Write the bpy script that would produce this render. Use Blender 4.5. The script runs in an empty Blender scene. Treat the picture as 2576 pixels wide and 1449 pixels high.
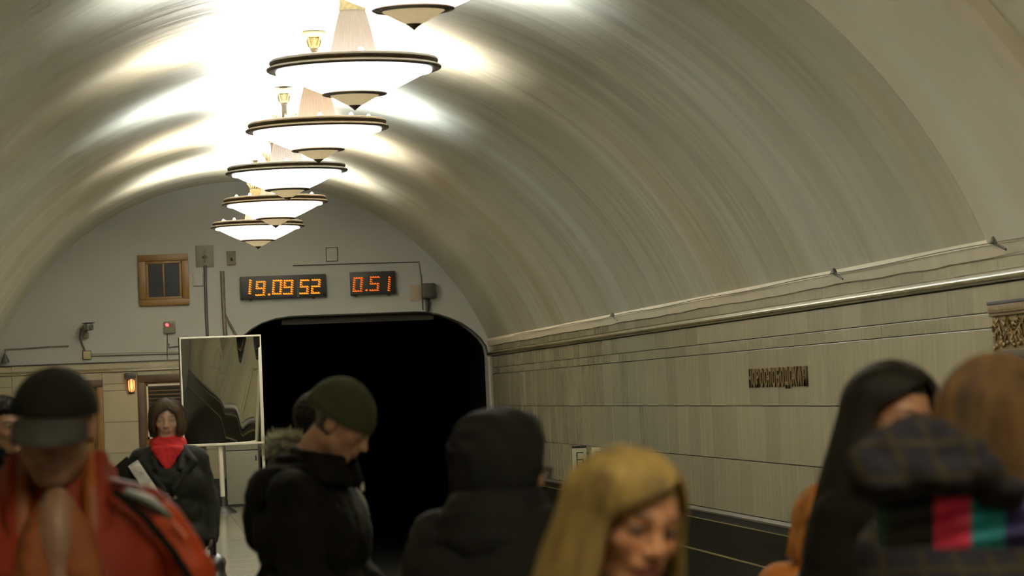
import bpy, bmesh, math, random
import numpy as np
from mathutils import Vector, Matrix, Euler
random.seed(7); rng = np.random.default_rng(7)
PI = math.pi
S = bpy.context.scene
COL = S.collection

# ------------------------------------------------------------------ camera, world, exposure
F = 8000.0; IW, IH = 2576, 1449
CAM = np.array([0, 0, 1.62])
_y = np.array([378. - IW/2, -(1020. - IH/2), F]); _y /= np.linalg.norm(_y)
_u = np.array([-math.sin(.036), math.cos(.036), 0]); _u -= _u.dot(_y)*_y; _u /= np.linalg.norm(_u)
_x = np.cross(_u, _y); _x = _x if _x[0] > 0 else -_x
cam = bpy.data.cameras.new('camera'); camo = bpy.data.objects.new('camera', cam); COL.objects.link(camo)
cam.sensor_width = 36; cam.lens = F*36/IW; cam.clip_end = 300; cam.clip_start = .1
Rm = Matrix(((_x[0], _x[1], -_x[2]), (_y[0], _y[1], -_y[2]), (_u[0], _u[1], -_u[2])))
camo.matrix_world = Matrix.Translation(CAM) @ Rm.to_4x4()
cam.dof.use_dof = True; cam.dof.focus_distance = 34; cam.dof.aperture_fstop = 5.6
S.camera = camo
w = bpy.data.worlds.new('world'); S.world = w; w.use_nodes = True
w.node_tree.nodes['Background'].inputs[0].default_value = (.02, .02, .018, 1)
w.node_tree.nodes['Background'].inputs[1].default_value = .3
S.view_settings.view_transform = 'Standard'; S.view_settings.look = 'None'
S.view_settings.gamma = 1; S.view_settings.use_curve_mapping = False
S.view_settings.exposure = 0.0
UP_W = 500.0         # watts of each chandelier's up-light
BOWL = 18.5           # emission of the chandelier glass
LAMPCOL = [(1, .96, .86), (1, .90, .76), (.88, .98, 1.06), (1, .92, .82), (.92, .98, 1.02), (.97, .96, .94)]

def ray(px, py):
    d = np.array([px - IW/2, -(py - IH/2), F]); return np.array([d @ _x, d @ _y, d @ _u])
def at_y(px, py, Y):
    r = ray(px, py); return CAM + r*(Y/r[1])

# ------------------------------------------------------------------ materials
def s2l(c): return tuple((v/12.92 if v <= .04045 else ((v+.055)/1.055)**2.4) for v in (x/255 for x in c))
MATS = {}
def mat(name, col=(.5, .5, .5), rough=.6, metal=0., emit=0., ecol=None, var=0., vscale=5., bump=0., bscale=40., stretch=(1, 1, 1),
        sss=0., attr=None, rnd=0., coat=0., spec=.5):
    if name in MATS: return MATS[name]
    m = bpy.data.materials.new(name); m.use_nodes = True; nt = m.node_tree; N = nt.nodes; L = nt.links
    b = N['Principled BSDF']; c4 = (*col, 1)
    b.inputs['Base Color'].default_value = c4; b.inputs['Roughness'].default_value = rough
    b.inputs['Metallic'].default_value = metal; b.inputs['Specular IOR Level'].default_value = spec
    if coat: b.inputs['Coat Weight'].default_value = coat; b.inputs['Coat Roughness'].default_value = .15
    if emit: b.inputs['Emission Color'].default_value = (*(ecol or col), 1); b.inputs['Emission Strength'].default_value = emit
    if sss: b.inputs['Subsurface Weight'].default_value = sss; b.inputs['Subsurface Radius'].default_value = (.012, .005, .003); b.inputs['Subsurface Scale'].default_value = 1
    tc = N.new('ShaderNodeTexCoord'); mp = N.new('ShaderNodeMapping'); mp.inputs['Scale'].default_value = stretch
    L.new(tc.outputs['Object'], mp.inputs[0]); csrc = None
    if attr:
        a = N.new('ShaderNodeAttribute'); a.attribute_name = attr; csrc = a.outputs['Color']
    if var or rnd:
        mul = N.new('ShaderNodeMixRGB'); mul.blend_type = 'MULTIPLY'; mul.inputs[0].default_value = 1
        if csrc: L.new(csrc, mul.inputs[1])
        else: mul.inputs[1].default_value = c4
        fac = None
        if var:
            n = N.new('ShaderNodeTexNoise'); n.inputs['Scale'].default_value = vscale; n.inputs['Detail'].default_value = 5
            if rnd:
                oi0 = N.new('ShaderNodeObjectInfo'); ad = N.new('ShaderNodeVectorMath'); ad.operation = 'ADD'
                sc = N.new('ShaderNodeVectorMath'); sc.operation = 'SCALE'; sc.inputs[3].default_value = 50
                cb = N.new('ShaderNodeCombineXYZ'); [L.new(oi0.outputs['Random'], cb.inputs[i]) for i in range(3)]
                L.new(cb.outputs[0], sc.inputs[0]); L.new(mp.outputs[0], ad.inputs[0]); L.new(sc.outputs[0], ad.inputs[1]); L.new(ad.outputs[0], n.inputs[0])
            else: L.new(mp.outputs[0], n.inputs[0])
            mr = N.new('ShaderNodeMapRange'); mr.inputs[1].default_value = .3; mr.inputs[2].default_value = .7
            mr.inputs[3].default_value = 1-var; mr.inputs[4].default_value = 1+var*.6; L.new(n.outputs[0], mr.inputs[0]); fac = mr.outputs[0]
        if rnd:
            oi = N.new('ShaderNodeObjectInfo'); m2 = N.new('ShaderNodeMapRange')
            m2.inputs[3].default_value = 1-rnd; m2.inputs[4].default_value = 1+rnd*.6; L.new(oi.outputs['Random'], m2.inputs[0])
            if fac:
                mm = N.new('ShaderNodeMath'); mm.operation = 'MULTIPLY'; L.new(fac, mm.inputs[0]); L.new(m2.outputs[0], mm.inputs[1]); fac = mm.outputs[0]
            else: fac = m2.outputs[0]
        L.new(fac, mul.inputs[2]); csrc = mul.outputs[0]
    if csrc: L.new(csrc, b.inputs['Base Color'])
    if bump:
        n = N.new('ShaderNodeTexNoise'); n.inputs['Scale'].default_value = bscale; n.inputs['Detail'].default_value = 4
        L.new(mp.outputs[0], n.inputs[0]); bp = N.new('ShaderNodeBump'); bp.inputs['Strength'].default_value = bump
        bp.inputs['Distance'].default_value = .01; L.new(n.outputs[0], bp.inputs['Height']); L.new(bp.outputs[0], b.inputs['Normal'])
    MATS[name] = m; return m

def stripes(m, c2, scale, axis='Z', width=.5, c3=None):
    """crossed soft lines of a second colour over the base colour (woven check or rib)"""
    nt = m.node_tree; N = nt.nodes; L = nt.links; b = N['Principled BSDF']
    tc = N.new('ShaderNodeTexCoord'); wv = N.new('ShaderNodeTexWave'); wv.bands_direction = axis; wv.inputs['Scale'].default_value = scale
    wv.inputs['Distortion'].default_value = 1.2; wv.inputs['Detail'].default_value = 0
    L.new(tc.outputs['Object'], wv.inputs[0]); r = N.new('ShaderNodeMapRange'); r.inputs[1].default_value = width; r.inputs[2].default_value = min(1, width+.15)
    L.new(wv.outputs[1], r.inputs[0]); mx = N.new('ShaderNodeMixRGB'); L.new(r.outputs[0], mx.inputs[0])
    src = b.inputs['Base Color'].links[0].from_socket if b.inputs['Base Color'].links else None
    if src: L.new(src, mx.inputs[1])
    else: mx.inputs[1].default_value = b.inputs['Base Color'].default_value
    mx.inputs[2].default_value = (*c2, 1); L.new(mx.outputs[0], b.inputs['Base Color']); return m

# ------------------------------------------------------------------ mesh helpers
class MB:
    def __init__(s): s.v = []; s.f = []
    def add(s, v, f):
        o = len(s.v); s.v += [tuple(map(float, p)) for p in v]; s.f += [tuple(o+i for i in q) for q in f]; return s
    def box(s, a, b, bev=0.):
        (x0, y0, z0), (x1, y1, z1) = a, b
        if bev <= 0:
            return s.add([(x0,y0,z0),(x1,y0,z0),(x1,y1,z0),(x0,y1,z0),(x0,y0,z1),(x1,y0,z1),(x1,y1,z1),(x0,y1,z1)],
                         [(0,3,2,1),(4,5,6,7),(0,1,5,4),(1,2,6,5),(2,3,7,6),(3,0,4,7)])
        bm = bmesh.new(); bmesh.ops.create_cube(bm, size=1)
        for v in bm.verts: v.co = Vector(((x0+x1)/2+v.co.x*(x1-x0), (y0+y1)/2+v.co.y*(y1-y0), (z0+z1)/2+v.co.z*(z1-z0)))
        bmesh.ops.bevel(bm, geom=bm.edges[:], offset=bev, segments=2, affect='EDGES', profile=.6)
        bm.verts.index_update(); s.add([v.co[:] for v in bm.verts], [[v.index for v in f.verts] for f in bm.faces]); bm.free(); return s
    def lathe(s, prof, c=(0,0,0), n=32, wob=None):
        v = []; f = []; m = len(prof)
        for i in range(n):
            a = 2*PI*i/n
            for j, (r, z) in enumerate(prof):
                rr = r if wob is None else wob(a, r, z)
                v.append((c[0]+rr*math.cos(a), c[1]+rr*math.sin(a), c[2]+z))
        for i in range(n):
            k = (i+1) % n
            for j in range(m-1): f.append((i*m+j, k*m+j, k*m+j+1, i*m+j+1))
        return s.add(v, f)
    def torus(s, R, r, c=(0,0,0), n=64, m=10, rz=None):
        rz = rz or r
        return s.lathe([(R+r*math.cos(2*PI*j/m), rz*math.sin(2*PI*j/m)) for j in range(m+1)], c, n)
    def tube(s, pts, r, n=8, flat=1., cap=True, ref=None):
        pts = [Vector(p) for p in pts]; v = []; f = []; N = len(pts)
        rs = r if hasattr(r, '__len__') else [r]*N
        for i, p in enumerate(pts):
            t = (pts[min(i+1, N-1)] - pts[max(i-1, 0)]).normalized()
            up = Vector(ref) if ref is not None else (Vector((0,0,1)) if abs(t.z) < .9 else Vector((0,1,0)))
            a = t.cross(up).normalized(); b = a.cross(t)
            for k in range(n):
                q = 2*PI*k/n; v.append(p + a*math.cos(q)*rs[i] + b*math.sin(q)*rs[i]*flat)
        for i in range(N-1):
            for k in range(n): f.append((i*n+k, i*n+(k+1) % n, (i+1)*n+(k+1) % n, (i+1)*n+k))
        if cap: f += [tuple(range(n))[::-1], tuple((N-1)*n+k for k in range(n))]
        return s.add(v, f)
    def capsule(s, p0, p1, r0, r1=None, n=14):
        r1 = r1 if r1 is not None else r0
        p0, p1 = Vector(p0), Vector(p1); d = p1-p0; L = d.length
        if L < 1e-6: d = Vector((0,0,1)); 
        q = d.normalized().to_track_quat('Z', 'Y').to_matrix(); v = [p0 - q @ Vector((0,0,r0))]; h = 4
        rings = [(r0*math.cos(a), -r0*math.sin(a)) for a in [PI/2*(1-(i+1)/h) for i in range(h)]] + \
                [(r1*math.cos(a), L+r1*math.sin(a)) for a in [PI/2*i/h for i in range(h)]]
        for (r, z) in rings:
            for k in range(n): v.append(p0 + q @ Vector((r*math.cos(2*PI*k/n), r*math.sin(2*PI*k/n), z)))
        v.append(p0 + q @ Vector((0,0,L+r1))); f = []
        for k in range(n): f.append((0, 1+(k+1) % n, 1+k))
        for i in range(len(rings)-1):
            for k in range(n): a = 1+i*n; f.append((a+k, a+(k+1) % n, a+n+(k+1) % n, a+n+k))
        a = 1+(len(rings)-1)*n
        for k in range(n): f.append((a+k, a+(k+1) % n, len(v)-1))
        return s.add(v, f)
    def ell(s, c, r, rot=(0,0,0), n=20, m=12):
        M = Euler([math.radians(a) for a in rot]).to_matrix(); v = []; f = []; c = Vector(c)
        v.append(c + M @ Vector((0,0,-r[2])))
        for i in range(1, m):
            a = -PI/2+PI*i/m
            for k in range(n): v.append(c + M @ Vector((r[0]*math.cos(a)*math.cos(2*PI*k/n), r[1]*math.cos(a)*math.sin(2*PI*k/n), r[2]*math.sin(a))))
        v.append(c + M @ Vector((0,0,r[2])))
        for k in range(n): f.append((0, 1+(k+1) % n, 1+k))
        for i in range(m-2):
            a = 1+i*n
            for k in range(n): f.append((a+k, a+(k+1) % n, a+n+(k+1) % n, a+n+k))
        a = 1+(m-2)*n
        for k in range(n): f.append((a+k, a+(k+1) % n, len(v)-1))
        return s.add(v, f)
    def prism(s, poly, y0, y1):
        """polygon in x,z swept along y"""
        n = len(poly); v = [(x, y0, z) for x, z in poly]+[(x, y1, z) for x, z in poly]
        return s.add(v, [tuple(range(n)), tuple(range(n, 2*n))[::-1]]+[(i, i+n, (i+1) % n+n, (i+1) % n) for i in range(n)])
    def xf(s, M):
        s.v = [tuple(M @ Vector(p)) for p in s.v]; return s
    def mesh(s, name, m=None, smooth=True, fix=True):
        me = bpy.data.meshes.new(name); me.from_pydata(s.v, [], s.f)
        if fix:
            bm = bmesh.new(); bm.from_mesh(me); bmesh.ops.recalc_face_normals(bm, faces=bm.faces); bm.to_mesh(me); bm.free()
        if m: me.materials.append(m)
        if smooth:
            me.shade_smooth()
            me.set_sharp_from_angle(angle=math.radians(38))
        return me

def obj(name, me, parent=None, loc=None, rot=None, **props):
    if isinstance(me, MB): raise TypeError
    o = bpy.data.objects.new(name, me); COL.objects.link(o)
    if parent is not None: o.parent = parent
    if loc is not None: o.location = loc
    if rot is not None: o.rotation_euler = rot
    for k, v in props.items(): o[k] = v
    return o
def part(name, mb, m, parent, loc=None, rot=None, smooth=True, **p): return obj(name, mb.mesh(name, m, smooth), parent, loc, rot, **p)
def thing(name, label, cat, loc=(0,0,0), rot=None, group=None):
    o = bpy.data.objects.new(name, None); COL.objects.link(o); o.location = loc; o.empty_display_size = .1
    if rot: o.rotation_euler = rot
    o['label'] = label; o['category'] = cat
    if group: o['group'] = group
    return o
def struct(name, mb, m, **k): return obj(name, mb.mesh(name, m), kind='structure', **k)
def copy_tree(o, parent=None):
    c = o.copy(); COL.objects.link(c); c.parent = parent
    for ch in [x for x in KIDS.get(o, [])]: copy_tree(ch, c)
    return c
KIDS = {}
def index_kids():
    KIDS.clear()
    for o in bpy.data.objects:
        if o.parent: KIDS.setdefault(o.parent, []).append(o)

# ------------------------------------------------------------------ materials used by the hall
M_plaster = mat('vault_plaster', s2l((196, 190, 170)), .27, spec=.9)
def vault_nodes(m, k=1.):
    nt = m.node_tree; N = nt.nodes; L = nt.links; b = N['Principled BSDF']
    uv = N.new('ShaderNodeUVMap'); uv.uv_map = 'arc'
    mp = N.new('ShaderNodeMapping'); mp.inputs['Scale'].default_value = (.20, .95, 1); L.new(uv.outputs[0], mp.inputs[0])
    n = N.new('ShaderNodeTexNoise'); n.inputs['Scale'].default_value = 1.; n.inputs['Detail'].default_value = 3; n.inputs['Roughness'].default_value = .5
    L.new(mp.outputs[0], n.inputs[0])
    bp = N.new('ShaderNodeBump'); bp.inputs['Strength'].default_value = 1.; bp.inputs['Distance'].default_value = .07
    L.new(n.outputs[0], bp.inputs['Height']); L.new(bp.outputs[0], b.inputs['Normal'])
    n2 = N.new('ShaderNodeTexNoise'); n2.inputs['Scale'].default_value = .6; n2.inputs['Detail'].default_value = 5; L.new(mp.outputs[0], n2.inputs[0])
    cr = N.new('ShaderNodeValToRGB'); cr.color_ramp.elements[0].position = .35; cr.color_ramp.elements[1].position = .68
    cr.color_ramp.elements[0].color = (*[q*k for q in s2l((188, 182, 158))], 1); cr.color_ramp.elements[1].color = (*[q*k for q in s2l((202, 200, 184))], 1)
    L.new(n2.outputs[0], cr.inputs[0]); L.new(cr.outputs[0], b.inputs['Base Color'])
vault_nodes(M_plaster)
M_plaster2 = mat('brightened_vault_plaster', (.6, .6, .5), .35, spec=.7); vault_nodes(M_plaster2, 1.16)  # lighter copy of the vault plaster: near section's brightness put into the colour
M_wallp = mat('end_wall_paint', s2l((172, 173, 166)), .7, var=.06, vscale=1.2, bump=.3, bscale=3)
M_strip = mat('ledge_plaster', s2l((206, 196, 172)), .6, var=.08, vscale=3, bump=.4, bscale=8)
M_slab = mat('pale_marble', s2l((172, 164, 136)), .2, var=.08, vscale=3, stretch=(1, 4, .4), rnd=.13, bump=.15, bscale=3, coat=.3)
M_mortar = mat('dark_joint', s2l((70, 62, 45)), .9)
M_mould = mat('polished_moulding', s2l((150, 138, 100)), .16, var=.2, vscale=5, stretch=(1, .5, 1), coat=.6, bump=.3, bscale=2)
M_granite = mat('black_granite', s2l((34, 33, 26)), .22, var=.4, vscale=9, stretch=(1, 3, .6), rnd=.2)
M_ledge = mat('granite_ledge', s2l((70, 68, 58)), .25, var=.2, vscale=6)
M_goldline = mat('yellow_line', s2l((104, 90, 44)), .5)
M_floor = mat('floor_stone', s2l((128, 124, 106)), .16, var=.1, vscale=2, rnd=.10)
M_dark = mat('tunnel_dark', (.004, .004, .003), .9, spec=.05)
M_bed = mat('track_bed', (.012, .012, .01), .9, bump=.5, bscale=12, spec=.2)
M_rail = mat('rail_steel', (.05, .04, .035), .4, metal=.8)
M_brass = mat('aged_brass', s2l((116, 92, 34)), .38, metal=.55, var=.35, vscale=25, bump=.4, bscale=60)
M_letter = mat('letter_bronze', s2l((92, 72, 30)), .5, metal=.5, var=.3, vscale=20)
M_bronze = mat('dark_bronze', s2l((72, 58, 40)), .45, metal=.35, var=.2, vscale=20)
M_gold = mat('gilded_metal', s2l((118, 102, 66)), .5, metal=.2, var=.3, vscale=30, bump=.3, bscale=80)
M_pleat = mat('pleated_shade', s2l((108, 96, 86)), .8, spec=.1)
M_white = mat('white_enamel', s2l((216, 212, 196)), .45)
M_wood = mat('varnished_wood', s2l((118, 82, 14)), .4, var=.25, vscale=6, stretch=(4, 4, .7), bump=.2, bscale=20)
M_darkwood = mat('dark_wood', s2l((66, 46, 16)), .45, var=.3, vscale=6, stretch=(4, 4, .7))
M_grey = mat('grey_paint', s2l((104, 104, 84)), .5, var=.1, vscale=8)
M_dkgrey = mat('dark_grey_paint', s2l((56, 56, 48)), .5, var=.1, vscale=8)
M_cable = mat('old_cable', s2l((82, 76, 66)), .7)
M_black = mat('black_plastic', s2l((20, 19, 16)), .5)
M_pipe = mat('rusty_pipe', s2l((110, 98, 84)), .6, var=.3, vscale=9)
M_pane = mat('dark_glass', (.006, .006, .005), .25, spec=.2)
M_led = mat('orange_led', (1, .25, .01), .5, emit=1.25, ecol=(1, .30, .015))
M_led2 = mat('dim_orange_led', (1, .2, .01), .5, emit=.62, ecol=(1, .20, .012))
M_red = mat('red_light', (1, .02, .02), .5, emit=5, ecol=(1, .05, .06))
M_amber = mat('amber_glass', (1, .5, .2), .4, emit=1.0, ecol=(1, .42, .13))

# ------------------------------------------------------------------ the setting
YE, XR, XL, CX, CZ, RV = 50.0, 5.36, -2.42, 1.478, .919, 4.156
def vault_z(x, r=RV): return CZ + math.sqrt(max(r*r-(x-CX)**2, 0))
def make_vault(name, y0, y1, r, ny, pm, **k):
    a0 = math.asin((2.35-CZ)/RV); n = 96; v = []; f = []; uv = []
    for j in range(ny+1):
        y = y0+(y1-y0)*j/ny
        for i in range(n+1):
            a = a0+(PI-2*a0)*i/n; v.append((CX+r*math.cos(a), y, CZ+r*math.sin(a))); uv.append((r*a, y))
    for j in range(ny):
        for i in range(n): q = j*(n+1)+i; f.append((q, q+1, q+n+2, q+n+1))
    me = bpy.data.meshes.new(name); me.from_pydata(v, [], f); me.materials.append(pm); me.shade_smooth()
    l = me.uv_layers.new(name='arc')
    for p in me.polygons:
        for li, vi in zip(p.loop_indices, p.vertices): l.data[li].uv = uv[vi]
    return obj(name, me, kind='structure', **k)
ceiling = make_vault('ceiling', 19.65, YE+.05, RV, 8, M_plaster)
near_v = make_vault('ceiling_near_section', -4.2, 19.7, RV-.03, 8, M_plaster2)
# rib and seam of the nearer vault section
rib = MB(); n = 80; a0 = math.asin((2.35-CZ)/RV)
for (r0, y0, y1) in ((RV-.11, 16.75, 17.2),):
    v = []; f = []
    for i in range(n+1):
        a = a0+(PI-2*a0)*i/n
        for (rr, yy) in ((RV, y0), (r0, y0+.05), (r0, y1-.05), (RV, y1)): v.append((CX+rr*math.cos(a), yy, CZ+rr*math.sin(a)))
    for i in range(n):
        for j in range(3): f.append((i*4+j, i*4+j+1, i*4+4+j+1, i*4+4+j))
    rib.add(v, f)
struct('trim_1', rib, M_strip)

# right wall
rw = MB().box((XR+.03, -4.2, -1.15), (XR+.4, YE+.05, 2.36)); right = struct('wall_right', rw, M_mortar)
YS = [YE - .66*i for i in range(51)]      # slabs from the end wall to Y = 17
rows = [(2.262, 2.355), (2.0, 2.18), (1.9, 2.0), (1.4, 1.9), (.905, 1.4), (.41, .905)]
for ri, (z0, z1) in enumerate(rows):
    g = .0035; me = MB().box((0, -.33+g, z0+g), (.05, .33-g, z1-g), .002).mesh('slab', M_slab, False)
    for i in range(50):
        obj('slab', me, right, loc=(XR-.0015*random.random(), YS[i]-.33, 0))
    MB_near = MB().box((XR, -4.2, z0+g), (XR+.05, 17-.004, z1-g))
    part('slab_run', MB_near, M_slab, right)
gm = MB().box((0, -.5+.003, -.02), (.06, .5-.003, .30), .002).mesh('granite_slab', M_granite, False)
for i in range(33): obj('granite_slab', gm, right, loc=(XR-.01, YE-.5-i, 0))
part('granite_slab_run', MB().box((XR-.01, -4.2, -.02), (XR+.05, 17-.004, .30)), M_granite, right)
part('granite_slab_run', MB().box((XR-.008, -4.2, -1.12), (XR+.05, YE, -.034)), M_granite, right)
bb = MB().prism([(XR+.03, .41), (XR-.015, .405), (XR-.05, .385), (XR-.052, .37), (XR-.03, .345), (XR-.02, .32), (XR-.012, .30), (XR+.03, .30)], -4.2, YE)
struct('baseboard_right', bb, M_ledge)
part('yellow_line', MB().box((XR-.018, -4.2, -.034), (XR+.03, YE, -.02)), M_goldline, right)
part('yellow_line', MB().box((XR-.016, -4.2, .288), (XR+.03, YE, .296)), M_goldline, right)
md = MB(); md.prism([(XR+.03, 2.262), (XR-.012, 2.262), (XR-.012, 2.252)] + [(XR-.012-.038*math.sin(PI*t/8)**.8, 2.220+.032*math.cos(PI*t/8)) for t in range(9)] + [(XR-.004, 2.184), (XR+.03, 2.18)], -4.2, YE)
struct('trim_2', md, M_mould)
# wavy plaster ledge between the tile top and the vault
lv = []; lf = []; ny = 220
for j in range(ny+1):
    y = -4+54*j/ny; w1 = .004*math.sin(y*1.1)+.003*math.sin(y*3.7+1)+random.uniform(-.003, .003)
    lv += [(XR+.03, y, 2.345+w1), (XR-.018, y, 2.348+w1), (XR-.03, y, 2.375), (XR-.045, y, 2.425), (XR-.02, y, 2.47)]
for j in range(ny):
    for k in range(4): lf.append((j*5+k, j*5+k+1, j*5+6+k, j*5+5+k))
lm = MB().add(lv, lf); struct('trim_3', lm, M_strip)
# left wall and its dado
left = struct('wall_left', MB().box((XL-.4, -4.2, -1.1), (XL-.03, YE+.05, 2.36)), M_mortar)
for (z0, z1) in ((2.20, 2.355), (1.98, 2.19), (1.87, 1.98), (1.38, 1.87), (.9, 1.38), (.43, .9)):
    me = MB().box((-.05, -.5+.003, z0+.003), (0, .5-.003, z1-.003), .002).mesh('slab', M_slab, False)
    for i in range(6): obj('slab', me, left, loc=(XL, YE-.5-i, 0))
    part('slab_run', MB().box((XL-.05, -4.2, z0+.003), (XL, YE-6.003, z1-.003)), M_slab, left)
part('plinth', MB().box((XL-.05, -4.2, 0), (XL+.02, YE, .42)), M_granite, left)
struct('trim_4', MB().box((XL-.05, -4.2, 2.19), (XL+.03, YE, 2.23), .01), M_mould)
struct('wall_back', MB().box((XL-.4, -4.5, -1.15), (XR+.4, -4.2, 5.4)), M_wallp)

# end wall with the tunnel portal cut out of it
ptl = [(5.33, -1.12), (5.325, 2.2), (5.30, 2.35), (5.22, 2.47), (5.11, 2.58), (4.93, 2.72), (4.74, 2.81), (4.56, 2.875), (4.36, 2.915), (4.2, 2.925), (2.45, 2.93),
       (2.22, 2.925), (2.0, 2.90), (1.79, 2.84), (1.62, 2.75), (1.46, 2.63), (1.34, 2.5), (1.25, 2.33), (1.19, 2.1), (1.16, 1.8), (1.15, -1.12)]
a0 = math.asin((2.35-CZ)/RV)
arc = [(CX+(RV+.06)*math.cos(a0+(PI-2*a0)*i/60), CZ+(RV+.06)*math.sin(a0+(PI-2*a0)*i/60)) for i in range(61)]
poly = [(XR+.4, -1.12), (XR+.4, 2.35)] + arc + [(XL-.4, 2.35), (XL-.4, -1.12)] + ptl[::-1]
bm = bmesh.new(); vs = [bm.verts.new((x, 0, z)) for x, z in poly]; fc = bm.faces.new(vs)
r = bmesh.ops.extrude_face_region(bm, geom=[fc]); bmesh.ops.translate(bm, verts=[e for e in r['geom'] if isinstance(e, bmesh.types.BMVert)], vec=(0, .5, 0))
bmesh.ops.triangulate(bm, faces=[f for f in bm.faces if len(f.verts) > 4]); bmesh.ops.recalc_face_normals(bm, faces=bm.faces)
me = bpy.data.meshes.new('wall_end'); bm.to_mesh(me); bm.free(); me.materials.append(M_wallp)
wend = obj('wall_end', me, kind='structure', loc=(0, YE, 0))
# arch lip of the portal, concrete soffit
lip = MB(); path = [(x, 0, z) for x, z in ptl[1:-1]]
lip.tube([(p[0], -.005, p[2]) for p in path], .014, 6); part('portal_lip', lip, M_dkgrey, wend)
lv = MB().box((2.1, .12, 2.80), (4.5, .45, 2.93)); part('portal_beam', lv, mat('soffit', s2l((38, 36, 26)), .8), wend)
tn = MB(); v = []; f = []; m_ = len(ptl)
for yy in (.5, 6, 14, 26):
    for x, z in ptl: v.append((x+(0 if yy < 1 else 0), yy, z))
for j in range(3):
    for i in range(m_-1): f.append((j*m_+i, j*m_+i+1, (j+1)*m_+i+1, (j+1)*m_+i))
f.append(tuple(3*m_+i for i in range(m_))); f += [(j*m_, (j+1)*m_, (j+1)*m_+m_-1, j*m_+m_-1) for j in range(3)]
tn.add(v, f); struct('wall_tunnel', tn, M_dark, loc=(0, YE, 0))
# marble cladding of the end wall, with the doors left free
ecl = MB()
def clad(x0, x1, z0, z1): part('slab', MB().box((x0+.003, -.03, z0+.003), (x1-.003, .01, z1-.003), .002), M_slab, wend, smooth=False)
ez = [2.16, 1.98, 1.87, 1.38, .90, .43]
for i in range(5):
    z1, z0 = ez[i], ez[i+1]
    for xs in ([-2.40, -2.12, -1.66, -1.2], [-.73, -.19], [.85, 1.13]) if i else ([-2.40, -2.12, -1.66, -1.2, -.73, -.19, .33, .85, 1.13],):
        for a, b in zip(xs[:-1], xs[1:]):
            if i and z1 <= 2.04 or i == 0 or True: clad(a, b, z0, z1)
for a, b in zip([-2.40, -2.12, -1.4, -.7, 0, .6, 1.13][:-1], [-2.40, -2.12, -1.4, -.7, 0, .6, 1.13][1:]): clad(a, b, 2.215, 2.31)
part('plinth', MB().box((-2.40, -.05, 0), (-1.25, .01, .42)), M_granite, wend)
part('plinth', MB().box((-.72, -.05, 0), (-.2, .01, .42)), M_granite, wend)
part('plinth', MB().box((.86, -.06, 0), (1.14, .01, .43)), M_granite, wend)
struct('trim_5', MB().box((-2.42, YE-.06, 2.165), (1.14, YE+.01, 2.195), .008).box((-2.42, YE-.045, 2.198), (1.14, YE+.01, 2.213), .004), M_mould)
struct('trim_6', MB().box((-2.42, YE-.05, 2.305), (1.16, YE+.01, 2.325), .005), M_dkgrey)

# platform floor and track
plat = MB().box((XL-.03, -4.2, -1.1), (2.0, 24, 0)); plat.box((XL-.03, 24, -1.1), (2.0, YE+.5, -.03))
floor = struct('floor', plat, M_floor)
ftm = MB().box((-.5+.002, -.5+.002, -.03), (.5-.002, .5-.002, 0), .0015).mesh('floor_tile', M_floor, False)
for i in range(26):
    for j in range(5):
        x = -2.007+j*.886
        obj('floor_tile', ftm, floor, loc=(x, 24.5+i, 0)).scale = (.886, 1, 1)
struct('ground_track', MB().box((2.0, -4.2, -1.3), (XR+.03, YE+20, -1.1)), M_bed)
for k, x in enumerate((3.1, 4.62)):
    rl = MB().prism([(x-.07, -1.08), (x+.07, -1.08), (x+.02, -1.06), (x+.015, -.97), (x+.036, -.95), (x+.034, -.925), (x-.034, -.925), (x-.036, -.95), (x-.015, -.97), (x-.02, -1.06)], -4, YE+20)
    o = obj('rail', rl.mesh('rail', M_rail)); o['label'] = ['steel running rail along the platform edge side of the dark track bed', 'steel running rail along the granite wall side of the dark track bed'][k]; o['category'] = 'rail'

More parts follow.
